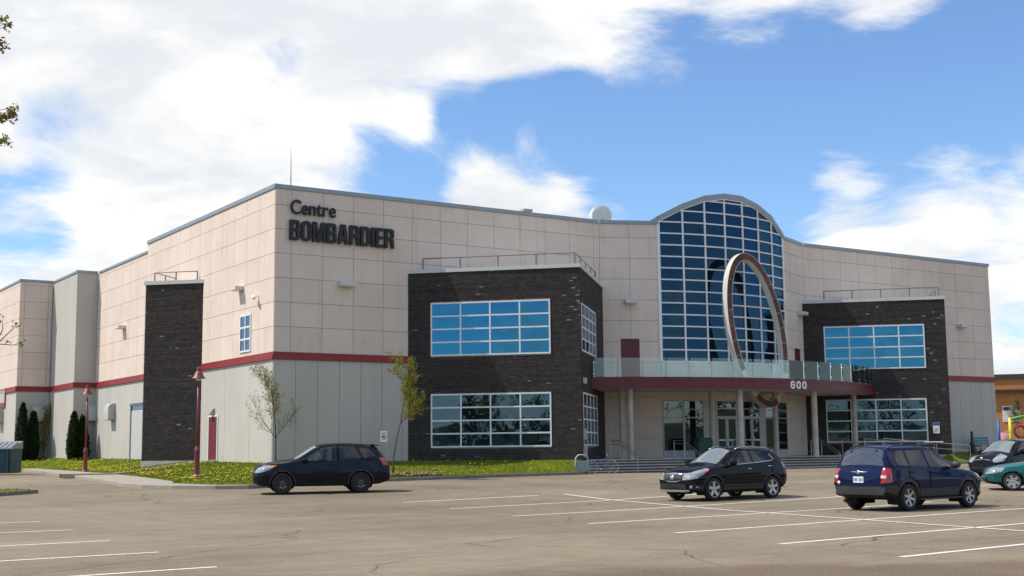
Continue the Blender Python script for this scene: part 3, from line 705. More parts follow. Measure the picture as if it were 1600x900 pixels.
# maroon doors on to the balcony
def leaf(wl, u0, u1, z0, z1, material, w1=.012):
    p = MB(); wl.box(p, u0, u1, -.02, w1, z0, z1); return p
o = bp_(leaf(BL, 1.13, 2.19, 5.3, 7.72, MAROON, .02), 'door', MAROON); bp_(MB().tube([BL.P(2.08, .03, 6.3), BL.P(2.08, .07, 6.35), BL.P(2.08, .03, 6.4)], .012, 6), 'handle', STEEL, o)
o = bp_(leaf(BRW, 1.45, 2.35, 5.3, 7.62, MAROON, .02), 'door', MAROON)
# balcony: slab with maroon fascia, glass railing on steel posts
BK, BKR = (26.58, 12.686), 19.566
def barc(t_, r_): return (BK[0]+r_*math.sin(t_), BK[1]-r_*math.cos(t_))
T_A, T_B = rad(-33.0), rad(36.0)
edge = [barc(T_A+(T_B-T_A)*i/48, BKR) for i in range(49)]
backp = [(37.0, -1.99), (35.2, -.16), (33.5, -.8), MU[-1], MU[4], MU[2], MU[0], (21, -.6), (19.5, -.12), (17.2, -2.45)]
p = MB(); p.prism([(a, b_) for a, b_ in edge]+[(x, y) for x, y in backp], 4.86, 5.22); bp_(p, 'balcony_slab', CONC)
p = MB(); SOF = mat('soffit', (.52, .52, .50), .8, var=.06); p.prism([barc(T_A+(T_B-T_A)*i/48, BKR-.25) for i in range(49)]+[(x, y) for x, y in backp], 4.74, 4.855); bp_(p, 'soffit', SOF)
p = MB()
for i in range(48):
    wl = Wall(edge[i], edge[i+1]); wl.box(p, 0, wl.len, -.12, .03, 4.70, 5.27); wl.box(p, 0, wl.len, -.14, .055, 5.14, 5.30)
o = bp_(p, 'balcony_fascia', MAROON)
NP = 19; angs = [rad(-32.6)+rad(67.6)*i/(NP-1) for i in range(NP)]
for i, a in enumerate(angs):
    x, y = barc(a, BKR-.1); nrm = Vector((math.sin(a), -math.cos(a), 0)); p = MB()
    p.box(x-.08, x+.08, y-.08, y+.08, 5.30, 5.33); p.tube([(x, y, 5.32), (x, y, 6.12)], .03, 8)
    for zc in (5.48, 6.08):
        q = Vector((x, y, zc)); p.tube([q-nrm*.02, q+nrm*.07], .045, 8)
    bp_(p, 'railing_post', STEEL)
    if i < NP-1:
        b0, b1 = barc(a+.0025, BKR-.035), barc(angs[i+1]-.0025, BKR-.035); wl = Wall(b0, b1); q = MB(); wl.box(q, 0, wl.len, -.012, 0, 5.32, 6.3); bp_(q, 'railing_glass', RAILGLASS)
# round concrete columns under the balcony
COLM = mat('column_concrete', (.50, .46, .39), .85, var=.2, vscale=2.5, bump=.2, bscale=20)
for x, y, r_ in [(18.21, -4.0, .15), (24.24, -5.83, .17), (30.09, -5.65, .17), (36.0, -3.3, .16), (18.28, -3.2, .15), (24.55, -3.3, .17), (29.3, -3.4, .16)]:
    p = MB(); p.lathe([(r_+.02, FLOOR-.05), (r_+.02, FLOOR+.06), (r_, FLOOR+.1), (r_, 2.4), (r_, 4.75)], 20, (x, y, 0)); o = bp_(p, 'column', COLM); auto_smooth(o)
# lobby glazing and doors on the ground floor of the bow
LFRAME = mat('aluminium_door_frame', (.46, .46, .45), .45, var=.05)
def bowP(x): return Vector((*bow(x), 0))
GB = [22.55, 23.72, 24.95, 25.3, 25.75, 27.2, 27.7, 29.15, 29.6, 30.7, 32.1, 32.35]
kinds = ['g', 'g', 'pier', 'g', 'door', 'pier', 'door', 'pier', 'g', 'g', 'pier']
p = MB()
for a, b_ in zip(GB[:-1], GB[1:]):
    wl = Wall(bow(a), bow(b_)); wl.box(p, 0.003, wl.len-.003, -.12, -.02, 4.28, 4.74)
bp_(p, 'entrance_header', PANELB)
for a, b_, k in zip(GB[:-1], GB[1:], kinds):
    wl = Wall(bow(a), bow(b_)); L_ = wl.len
    if k == 'pier':
        p = MB(); wl.box(p, 0, L_, -.12, .01, FLOOR, 4.278); bp_(p, 'pier', PANELB if b_ > 32 else LFRAME); continue
    if k == 'g':
        p = MB(); wl.box(p, 0, L_, -.1, .02, FLOOR, FLOOR+.34); bp_(p, 'sill_panel', mat('sill_panel', (.50, .55, .60), .5, var=.05))
        o = window(wl, 0, L_, FLOOR+.342, 4.277, 1, 1, LOBBYGLASS, .06, colr=LFRAME)
        p = MB(); wl.box(p, .06, L_-.06, -.06, .021, 3.28, 3.34); wl.box(p, .06, L_-.06, -.06, .021, 3.74, 3.80); bp_(p, 'transom', LFRAME, o)
    else:
        window(wl, 0, L_, 3.34, 4.277, 1, 2, LOBBYGLASS, .06, name='transom_window', colr=LFRAME)
        for s in range(2):
            u0, u1 = L_*s/2+.005, L_*(s+1)/2-.005
            o = window(wl, u0, u1, FLOOR+.02, 3.335, 1, 1, LOBBYGLASS, .10, name='door', colr=LFRAME)
            p = MB(); wl.box(p, u0+.1, u1-.1, -.02, .05, 2.02, 2.08); uu = u1-.05 if s == 0 else u0+.05
            p.tube([wl.P(uu, .03, 1.95), wl.P(uu, .09, 1.97), wl.P(uu, .09, 2.25), wl.P(uu, .03, 2.27)], .014, 6); bp_(p, 'handle', STEEL, o)
# side door, vehicle door on the left wall
LWA = Wall((0, 30), (0, .04)); lu = lambda y: 30-y
p = MB(); LWA.box(p, lu(8.42), lu(7.05), -.02, .05, 1.24, 3.58); o = bp_(p, 'door_frame', WFRAME)
p = MB(); LWA.box(p, lu(8.32), lu(7.15), -.0, .056, 1.26, 3.48); o = bp_(p, 'door', mat('red_door', (.16, .022, .026), .5, var=.08)); 
p = MB(); p.tube([LWA.P(lu(7.3), .06, 2.3), LWA.P(lu(7.3), .1, 2.3), LWA.P(lu(7.42), .1, 2.3)], .014, 6); bp_(p, 'handle', STEEL, o)
DFR = mat('dark_teal_frame', (.10, .14, .16), .5)
p = MB(); LWA.box(p, lu(21.95), lu(21.75), -.02, .06, 1.3, 4.5); LWA.box(p, lu(21.95), lu(19.2), -.02, .10, 4.5, 4.66); bp_(p, 'door_frame', DFR)
p = MB(); LWA.box(p, lu(21.745), lu(19.3), -.02, .03, 1.3, 4.2); bp_(p, 'door', mat('pale_door', (.52, .52, .50), .5, var=.03))
p = MB(); LWA.box(p, lu(21.745), lu(19.3), -.02, .02, 4.26, 4.49); bp_(p, 'transom_window', SMALLG)

# ---- platform and entrance steps
p = MB(); p.prism([(14.9, -4.86), (40.2, -4.86), (35.1, .05), (19.6, .05)], .1, FLOOR); bp_(p, 'platform', STEPM)
NST = 5; RI = .137; RISER = mat('riser_painted_shade', (.11, .10, .09), .95, var=.25, vscale=3); TREAD = mat('tread_painted_light', (.50, .46, .40), .85, var=.15, vscale=3)  # shade on risers and light on treads are put into their colours
for k in range(NST-1):
    z1 = FLOOR-RI*(k+1); y0 = -4.862-.33*k; xs = 13.55+(4.86+.33*(k+1)-4.86)*0+1.35-.33*(k+1)
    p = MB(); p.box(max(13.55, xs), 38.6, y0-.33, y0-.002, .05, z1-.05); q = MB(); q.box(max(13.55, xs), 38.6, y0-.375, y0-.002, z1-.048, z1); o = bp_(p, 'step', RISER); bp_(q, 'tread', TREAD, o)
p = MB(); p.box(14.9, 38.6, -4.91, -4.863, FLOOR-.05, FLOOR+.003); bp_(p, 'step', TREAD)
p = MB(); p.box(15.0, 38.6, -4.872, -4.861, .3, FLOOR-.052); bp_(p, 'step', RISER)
def handrail(x, two=True):
    p = MB(); y0, y1 = -6.3, -4.95
    for dz in ((0, -.16) if two else (0,)):
        p.tube([(x, y0, 1.28+dz), (x, y1, 2.02+dz), (x, y1+.8, 2.02+dz)], .022, 6)
    o = bp_(p, 'handrail', STEEL)
    for yy, zz0, zz1 in ((y0, .45, 1.28), (y1, FLOOR, 2.02), (y1+.8, FLOOR, 2.02)):
        q = MB(); q.tube([(x, yy, zz0), (x, yy, zz1)], .022, 6); bp_(q, 'post', STEEL, o)
for x in (16.75, 21.0, 25.2, 31.3, 33.9): handrail(x)
for y in (-6.95, -5.55):                                            # ramp rails in front of the right wing
    p = MB()
    for dz in (0, -.32): p.tube([(34.2, y, 2.05+dz), (41.6, y-.0, 1.62+dz), (41.9, y, 1.6+dz)], .022, 6)
    o = bp_(p, 'handrail', STEEL)
    for k in range(6):
        x = 34.2+k*1.54; q = MB(); q.tube([(x, y, .45), (x, y, 2.05-.058*(x-34.2))], .022, 6); bp_(q, 'post', STEEL, o)
p = MB(); k = len(p.v); p.hexa([(34.2, -7.0, .2), (42, -7.0, .2), (42, -5.5, .2), (34.2, -5.5, .2), (34.2, -7.0, FLOOR-.02), (42, -7.0, .62), (42, -5.5, .62), (34.2, -5.5, FLOOR-.02)]); bp_(p, 'ramp', STEPM)
# ------------------------------------------------------------------ cars
def pchip(pts):
    xs = [p[0] for p in pts]; ys = [p[1] for p in pts]; n = len(xs)
    d = [(ys[i+1]-ys[i])/(xs[i+1]-xs[i]) for i in range(n-1)]
    m_ = [0.0]*n
    for i in range(1, n-1): m_[i] = 0 if d[i-1]*d[i] <= 0 else 2*d[i-1]*d[i]/(d[i-1]+d[i])
    m_[0], m_[-1] = d[0], d[-1]
    def f(x):
        x = min(max(x, xs[0]), xs[-1]); i = 0
        while i < n-2 and x > xs[i+1]: i += 1
        h = xs[i+1]-xs[i]; t_ = (x-xs[i])/h; a = ys[i]; b_ = ys[i+1]
        return (2*t_**3-3*t_*t_+1)*a + (t_**3-2*t_*t_+t_)*h*m_[i] + (-2*t_**3+3*t_*t_)*b_ + (t_**3-t_*t_)*h*m_[i+1]
    return f
def in_poly(p, poly):
    x, y = p; c = False; j = len(poly)-1
    for i in range(len(poly)):
        xi, yi = poly[i]; xj, yj = poly[j]
        if (yi > y) != (yj > y) and x < (xj-xi)*(y-yi)/(yj-yi)+xi: c = not c
        j = i
    return c
def edge_dist(p, poly):
    best = 9; x, y = p
    for i in range(len(poly)):
        ax, ay = poly[i]; bx, by = poly[(i+1) % len(poly)]; dx, dy = bx-ax, by-ay
        t_ = max(0, min(1, ((x-ax)*dx+(y-ay)*dy)/(dx*dx+dy*dy+1e-9))); best = min(best, math.hypot(x-ax-t_*dx, y-ay-t_*dy))
    return best
def paint(name, col, flake=.0, rough=.32):
    return mat(name, col, rough, coat=.5, spec=.0, metal=flake)
TYRE = mat('tyre_rubber', (.018, .018, .018), .85, var=.2, vscale=12)
ALLOY = mat('alloy_wheel', (.50, .50, .50), .3, metal=.85)
STEELRIM = mat('black_steel_rim', (.02, .02, .021), .5)
CHROME = mat('chrome', (.75, .75, .75), .12, metal=1)
PLASTIC = mat('dark_plastic_cladding', (.035, .035, .036), .6)
GREYPLASTIC = mat('grey_plastic_cladding', (.03, .031, .034), .55)
UNDER = mat('underbody_black', (.006, .006, .006), .9)
HEADL = mat('headlight_lens', (.30, .31, .33), .12, var=.3, vscale=9, coat=1)
AMBER = mat('amber_lens', (.75, .24, .06), .2, coat=1)
TAILL = mat('tail_light_lens', (.42, .012, .015), .15, var=.3, vscale=9, coat=1)
TAILW = mat('reverse_light_lens', (.75, .70, .70), .2, coat=1)
SEATM = mat('car_seat', (.05, .05, .052), .8, var=.1)
AUTOG = glass('car_front_glass', (.02, .025, .025), .05, (1, 1, 1), see=.72, seecol=(.62, .70, .66))
WSHIELD = glass('windshield_glass', (.30, .34, .30), .20, (1, 1, 1), see=.42, seecol=(.6, .66, .6))  # pale body colour paints in the cloud reflection as grey-green haze
PRIVG = glass('car_privacy_glass', (.005, .006, .007), .05, (1, 1, 1), see=.06, seecol=(.2, .22, .22))
RIBS = mat('black_grille', (.01, .01, .01), .5)

def car(name, label, P, at, fwd, lat=0):
    """P: dict of control curves and masks; at: ground point under the car's centre"""
    L_ = P['L']; W_ = P['W']; cur = {k: pchip(P[k]) for k in ('zt', 'zr', 'zs', 'wr', 'ws', 'wm', 'zb')}
    zm = P.get('zm', .62)
    st = []; s = 0.0
    while s < L_:
        st.append(s); e = min(s, L_-s); s += .009 if e < .12 else .014 if e < .45 else .024
    st.append(L_)
    SEG = [3, 3, 8, 5, 9, 4, 15, 5, 13]
    def section(s, k=1.0, dx=0.0):
        zb, zt, zr, zs = cur['zb'](s), cur['zt'](s), cur['zr'](s), cur['zs'](s); wm = cur['wm'](s)
        zt = max(zt, zr+.004); zr = max(zr, zs+.012); z_m = min(zm, zs-.06)
        K = [(0, zb), (wm-.07, zb), (wm, z_m), (min(cur['ws'](s), wm), zs), (min(cur['wr'](s), cur['ws'](s)-.01), zr), (0, zt)]
        R_ = [0, .09, .14, .055, .085, 0]; out = []; idx = []
        V2 = [Vector(q) for q in K]; ent = []; ext_ = []
        for i in range(6):
            if i in (0, 5): ent.append(V2[i]); ext_.append(V2[i]); continue
            a, c = V2[i-1], V2[i+1]; r_ = min(R_[i], .42*(a-V2[i]).length, .42*(c-V2[i]).length)
            ent.append(V2[i]+(a-V2[i]).normalized()*r_); ext_.append(V2[i]+(c-V2[i]).normalized()*r_)
        seg = 0
        for i in range(5):
            nseg = SEG[2*i]; a, c = ext_[i], ent[i+1]
            for q in range(nseg):
                t_ = q/nseg; pnt = a.lerp(c, t_)
                if i == 4: pnt = Vector((pnt.x, c.y+(a.y-c.y)*(1-t_)**2)) # crowned roof / bonnet
                out.append(pnt); idx.append(2*i)
            if i < 4:
                nc = SEG[2*i+1]; e_, v_, x_ = ent[i+1], V2[i+1], ext_[i+1]
                for q in range(nc):
                    t_ = q/nc; out.append(e_*(1-t_)**2+v_*2*t_*(1-t_)+x_*t_*t_); idx.append(2*i+1)
        out.append(V2[5]); idx.append(9)
        zc = zb+(zt-zb)*.5
        return [(s+dx, p_.x*k, zc+(p_.y-zc)*k) for p_ in out], idx
    rows = []
    CK = [math.sin(math.pi/2*i/20) for i in range(20)]
    for k in CK: rows.append(section(0, max(k, .015), -.035*(1-k*k)))
    for s in st: rows.append(section(s))
    for k in CK[::-1]: rows.append(section(L_, max(k, .015), .025*(1-k*k)))
    idx = rows[0][1]; n = len(idx); grid = [r[0] for r in rows]
    nr = len(grid)
    def V3(i, j, sg): q = grid[i][j]; return Vector((L_/2-q[0], q[1]*sg, q[2]))
    nrm = [[None]*n for _ in range(nr)]
    for i in range(nr):
        for j in range(n):
            a = V3(min(i+1, nr-1), j, 1)-V3(max(i-1, 0), j, 1); b_ = V3(i, min(j+1, n-1), 1)-V3(i, max(j-1, 0), 1)
            c = b_.cross(a)
            if j in (0, n-1): c.y = 0
            nrm[i][j] = c.normalized() if c.length > 1e-9 else Vector((0, 0, 1))
    parts = {}
    wx = P['wheels']; rw = P['r']; ra = rw+P.get('arch', .055)
    doors = P.get('doors', [])
    def classify(s, y, z, seg, nn):
        if s < 0 or s > L_: seg = max(seg, 4)
        side = seg in (2, 3, 4, 5, 6, 7); front = s < .75; rear = s > L_-.6
        for i, q in enumerate(wx):
            d = math.hypot(s-q, z-rw)
            if d < ra and y > W_/2-.32 and seg <= 5: return None
            if d < ra+P.get('lip', 0) and y > W_/2-.32 and seg <= 5 and z > .2: return 'arch'
        for nm, fn in P['masks']:
            if fn(s, y, z, seg, nn): return nm
        if seg in (5, 6, 7):
            for i, pg in enumerate(P['windows']):
                if in_poly((s, z), pg): return ('window', i)
        if seg <= 1: return 'under'
        if seg in (2, 3, 4):
            for i, pg in enumerate(doors):
                if z > .36 and any(abs(a_[0]-b2[0]) < .1 and min(a_[1], b2[1]) < z < max(a_[1], b2[1]) and abs(s-(a_[0]+(b2[0]-a_[0])*(z-a_[1])/(b2[1]-a_[1]))) < .0085 for a_, b2 in zip(pg, pg[1:]+pg[:1])): return 'gap'
                if in_poly((s, z), pg): return ('door', i)
        return 'body'
    for i in range(nr-1):
        for j in range(n-1):
            q = [(i, j), (i+1, j), (i+1, j+1), (i, j+1)]
            cs = sum(grid[a][b_][0] for a, b_ in q)/4; cy = sum(grid[a][b_][1] for a, b_ in q)/4; cz = sum(grid[a][b_][2] for a, b_ in q)/4
            k = classify(cs, cy, cz, idx[j], nrm[i][j])
            if k is None: continue
            for sg in (1, -1):
                kk = k
                if kk not in ('body', 'gap', 'under') and (kk not in ('windshield', 'rear_window', 'grille', 'intake', 'skid', 'cladding', 'bumper', 'chrome_bar', 'roof_glass')): kk = (k, sg)
                parts.setdefault(kk, []).append((q if sg > 0 else q[::-1], sg))
    E = empty(name, label=label[0], cat='car', group=label[1] if len(label) > 1 else None)
    def make(fl, nm, material, off, parent=E):
        vi = {}; vs = []; fs = []
        for q, sg in fl:
            f_ = []
            for a, b_ in q:
                kx = (a, b_, sg if 0 < b_ < n-1 else 1)
                if kx not in vi:
                    nv = nrm[a][b_].copy(); pt = V3(a, b_, 1)+nv*off; pt.y *= sg; vi[kx] = len(vs); vs.append(tuple(pt))
                f_.append(vi[kx])
            fs.append(f_)
        me = bpy.data.meshes.new(nm); me.from_pydata(vs, [], fs); me.update(); me.polygons.foreach_set('use_smooth', [True]*len(fs)); me.materials.append(material)
        o = bpy.data.objects.new(nm, me); C.objects.link(o); o.parent = parent; return o
    M_ = P['mats']
    def pieces(fl):
        par = list(range(len(fl))); seen = {}
        def find(a):
            while par[a] != a: par[a] = par[par[a]]; a = par[a]
            return a
        for i_, (q, sg) in enumerate(fl):
            for a, b_ in q:
                kv = (a, b_, sg if 0 < b_ < n-1 else 0)
                if kv in seen: par[find(i_)] = find(seen[kv])
                else: seen[kv] = i_
        gr = {}
        for i_ in range(len(fl)): gr.setdefault(find(i_), []).append(fl[i_])
        return list(gr.values())
    todo = []
    for kx, fl in parts.items():
        if kx in ('body', 'under') or (isinstance(kx, tuple) and isinstance(kx[0], tuple)): todo.append((kx, fl)); continue
        for g in pieces(fl):
            if len(g) < 8 and kx != 'body': parts['body'] += g
            else: todo.append((kx, g))
    for kx, fl in todo:
        if kx == 'body': make(fl, 'body', M_['paint'], 0)
        elif kx == 'gap': make(fl, 'panel_gap', UNDER, -.012)
        elif kx == 'under': make(fl, 'underbody', UNDER, 0)
        elif isinstance(kx, str): make(fl, kx, M_.get(kx, PLASTIC), P.get('off', {}).get(kx, .004))
        else:
            (k, sg) = kx
            if isinstance(k, tuple) and k[0] == 'window': make(fl, 'side_window', M_['win'][k[1]], -.008)
            elif isinstance(k, tuple) and k[0] == 'door':
                o = make(fl, 'door', M_['paint'], 0)
                hx, hz = P['handles'][k[1]]; y_ = cur['ws'](hx)*sg; z_ = hz; p = MB()
                xx = L_/2-hx; yy = (cur['wm'](hx)+cur['ws'](hx))/2*sg+.012*sg
                p.tube([(xx+.09, yy-.02*sg, z_), (xx+.075, yy+.02*sg, z_), (xx-.075, yy+.02*sg, z_), (xx-.09, yy-.02*sg, z_)], .014, 6); p.build('handle', M_.get('handle', M_['paint']), o, smooth_=True)
            else: make(fl, k, M_.get(k, PLASTIC), P.get('off', {}).get(k, .006))
    # wheels, wells
    for q in wx:
        for sg in (1, -1):
            X_ = L_/2-q; yo = (W_/2-.015)*sg; wd = .21
            p = MB(); k = 14; pts = [(X_+ra*math.cos(a), ra*math.sin(a)+rw) for a in [math.pi*t_/k*1.3-math.pi*.15 for t_ in range(k+1)]]
            for (xa, za), (xb, zb_) in zip(pts[:-1], pts[1:]): p.quad((xa, yo-.03*sg, za), (xb, yo-.03*sg, zb_), (xb, yo-.42*sg, zb_), (xa, yo-.42*sg, za))
            p.quad(*[(a, yo-.42*sg, b_) for a, b_ in pts]); p.build('wheel_well', UNDER, E)
            wheel = empty('wheel'); wheel.parent = E; wheel.location = (X_, yo, rw); wheel.rotation_euler.z = 0 if sg > 0 else math.pi
            rr = rw*P.get('rim', .66)
            ty = MB(); ty.lathe([(rr, -wd+.01), (rr+.03, -wd-.005), (rw-.035, -wd), (rw-.01, -wd+.03), (rw, -wd+.06), (rw, -.055), (rw-.01, -.025), (rw-.04, 0), (rr+.02, .0), (rr, -.012)], 40, axis='y', close=True); o = ty.build('tyre', TYRE, wheel); auto_smooth(o, 40)
            rim = MB(); rim.lathe([(rr+.004, -.012), (rr-.012, -.016), (rr-.02, -.07), (rr-.02, -wd+.02), (.02, -wd+.03)], 36, axis='y'); rim.f.pop(-2); rim.t.pop(-2)
            o = rim.build('rim', M_['rim'] if P['spokes'] else STEELRIM, wheel); auto_smooth(o, 30)
            ns = P['spokes']
            if ns:
                for a_ in range(ns):
                    ang = a_*2*math.pi/ns+.3; sp = MB(); d = Vector((math.cos(ang), 0, math.sin(ang))); tq = Vector((-math.sin(ang), 0, math.cos(ang)))
                    h0, h1 = P.get('spw', (.055, .04)); r0, r1 = .03, rr-.008
                    sp.hexa([d*r0-tq*h0+Vector((0, -.07, 0)), d*r0+tq*h0+Vector((0, -.07, 0)), d*r1+tq*h1+Vector((0, -.055, 0)), d*r1-tq*h1+Vector((0, -.055, 0)),
                             d*r0-tq*h0*.7+Vector((0, -.028, 0)), d*r0+tq*h0*.7+Vector((0, -.028, 0)), d*r1+tq*h1*.8+Vector((0, -.016, 0)), d*r1-tq*h1*.8+Vector((0, -.016, 0))]); sp.build('spoke', M_['rim'], wheel)
                disc = MB(); disc.lathe([(rr-.03, -.13), (.02, -.12)], 24, axis='y'); disc.build('brake_disc', GREYPLASTIC, wheel)
                hb = MB(); hb.lathe([(.06, -.05), (.055, -.02), (.03, -.014)], 18, axis='y'); hb.build('hub_cap', M_['rim'], wheel)
            else:
                dsh = MB(); dsh.lathe([(rr-.02, -.04), (rr*.72, -.03), (rr*.62, -.055), (rr*.34, -.045), (rr*.28, -.02), (.02, -.018)], 30, axis='y'); o = dsh.build('rim_face', STEELRIM, wheel); auto_smooth(o, 30)
                for a_ in range(5):
                    ang = a_*2*math.pi/5; nut = MB(); c = (.062*math.cos(ang), 0, .062*math.sin(ang)); nut.lathe([(.013, -.03), (.013, -.012), (.006, -.008)], 6, c, axis='y'); nut.build('wheel_nut', CHROME, wheel)
                for a_ in range(10):
                    ang = a_*2*math.pi/10+.2; c = (rr*.68*math.cos(ang), 0, rr*.68*math.sin(ang)); hl = MB(); hl.lathe([(.024, -.034), (.022, -.029)], 8, c, axis='y'); hl.build('vent_hole', UNDER if a_ % 10 not in (6, 7, 8) else ALLOY, wheel)
    # mirrors
    mx_, mz = P['mirror']
    for sg in (1, -1):
        p = MB(); X_ = L_/2-mx_; y_ = cur['ws'](mx_)*sg
        prof = [(0, .02), (.02, .095), (.06, .125), (.12, .12), (.18, .07), (.2, .01)]
        k = len(p.v); nn_ = 12
        for dxx, rr_ in prof:
            for j in range(nn_):
                a = 2*math.pi*j/nn_; p.v.append((X_-.05+dxx*.9, y_+sg*(.13+1.15*rr_*math.cos(a)), mz+.05+.8*rr_*math.sin(a)))
        for i in range(len(prof)-1):
            for j in range(nn_): j2 = (j+1) % nn_; p.f.append((k+i*nn_+j, k+i*nn_+j2, k+(i+1)*nn_+j2, k+(i+1)*nn_+j)); p.t.append(None)
        p.f += [tuple(range(k, k+nn_)), tuple(range(k+(len(prof)-1)*nn_, k+len(prof)*nn_))]; p.t += [None]*2
        p.tube([(X_, y_-.04*sg, mz-.02), (X_+.01, y_+.07*sg, mz+.01)], .025, 6); o = p.build('wing_mirror', M_.get('mirror', M_['paint']), E); auto_smooth(o, 40)
    # roof rails
    if P.get('rails'):
        a, b_ = P['rails']
        for sg in (1, -1):
            p = MB(); k = 9; pts = []
            for i in range(k):
                s = a+(b_-a)*i/(k-1); z_ = cur['zr'](s)+(.055 if 0 < i < k-1 else .012)+P.get('railz', 0); pts.append((L_/2-s, (cur['wr'](s)-.03)*sg, z_))
            p.tube(pts, .018, 6); p.build('roof_rail', M_.get('rails', PLASTIC), E, smooth_=True)
    # interior: seats and dashboard
    sx = P.get('seats', (.47*L_, .66*L_)); base_z = cur['zs'](sx[0])-.45
    for k, s in enumerate(sx):
        for sg in ((1, -1) if k == 0 else (0,)):
            hw = .24 if k == 0 else W_/2-.35; y_ = .36*sg; X_ = L_/2-s; p = MB()
            p.hexa([(X_-.05, y_-hw, base_z), (X_+.5, y_-hw, base_z), (X_+.5, y_+hw, base_z), (X_-.05, y_+hw, base_z), (X_-.05, y_-hw, base_z+.14), (X_+.5, y_-hw, base_z+.2), (X_+.5, y_+hw, base_z+.2), (X_-.05, y_+hw, base_z+.14)])
            p.hexa([(X_-.1, y_-hw, base_z+.1), (X_+.06, y_-hw, base_z+.1), (X_+.06, y_+hw, base_z+.1), (X_-.1, y_+hw, base_z+.1), (X_-.24, y_-hw*.85, base_z+.68), (X_-.12, y_-hw*.85, base_z+.68), (X_-.12, y_+hw*.85, base_z+.68), (X_-.24, y_+hw*.85, base_z+.68)])
            for hy in ((y_,) if k == 0 else (-.4, .4)): p.hexa([(X_-.24, hy-.11, base_z+.7), (X_-.16, hy-.11, base_z+.7), (X_-.16, hy+.11, base_z+.7), (X_-.24, hy+.11, base_z+.7), (X_-.27, hy-.1, base_z+.87), (X_-.19, hy-.1, base_z+.87), (X_-.19, hy+.1, base_z+.87), (X_-.27, hy+.1, base_z+.87)])
            p.build('seat', SEATM, E, bevel=.03)
    ds = P['dash']; p = MB(); p.box(L_/2-ds-.35, L_/2-ds+.25, -W_/2+.22, W_/2-.22, cur['zs'](ds)-.35, cur['zs'](ds)-.02); p.build('dashboard', SEATM, E, bevel=.05)
    p = MB(); cen = Vector((L_/2-ds-.45, .36, cur['zs'](ds)-.06)); p.tube([cen+Vector((.06*math.sin(a)*-1, .18*math.cos(a), .17*math.sin(a))) for a in [i*math.pi/10 for i in range(21)]], .015, 6); p.build('steering_wheel', SEATM, E, smooth_=True)
    p = MB(); p.box(-L_/2+.5, L_/2-1.2, -W_/2+.2, W_/2-.2, .34, .40); p.build('floor_pan', UNDER, E)
    E.rotation_euler.z = math.atan2(fwd[1], fwd[0]); z0 = gz(at[0], at[1]); E.location = (at[0], at[1], z0-.004)
    ex = P.get('extra')
    if ex: ex(E, P, cur)
    return E
def scale_curve(base, fl, lo=0): return [(a*fl, b_+lo) for a, b_ in base]
BLK = paint('black_car_paint', (.006, .006, .0085)); NAVYBLK = paint('blue_black_car_paint', (.0045, .0055, .014)); BLUE = mat('dark_blue_car_paint', (.005, .012, .052), .3, coat=.5, spec=.0, metal=.1); TEAL = paint('teal_car_paint', (.015, .12, .125), .25)

def badge(E, x, y, z, w_, h_, material, nm='badge', t_=.02, ax='x'):
    p = MB(); p.lathe([(1, 0), (.92, t_), (.5, t_*1.3)], 18, axis='x'); p.v = [(x+a, y+b_*w_, z+c*h_) for a, b_, c in p.v]; return p.build(nm, material, E, smooth_=True)
def plate(E, x, z, sgn, chars=None):
    p = MB(); p.box(min(x, x+.012*sgn), max(x, x+.012*sgn), -.155, .155, z-.078, z+.078); o = p.build('license_plate', mat('licence_plate', (.66, .70, .72), .5, var=.05), E)
    q = MB(); r_ = random.Random(3)
    for i in range(7):
        if i == 3: continue
        y_ = -.125+i*.0385
        xa = x+.013*sgn; xb = x+.015*sgn
        q.box(min(xa, xb), max(xa, xb), y_, y_+.008, z-.035, z+.035); q.box(min(xa, xb), max(xa, xb), y_+.018, y_+.026, z-.035, z+.035)
        zz_ = r_.choice((.027, -.004, -.035)); q.box(min(xa, xb), max(xa, xb), y_, y_+.026, z+zz_, z+zz_+.008)
    q.build('plate_characters', mat('plate_ink', (.03, .06, .25), .6), o)

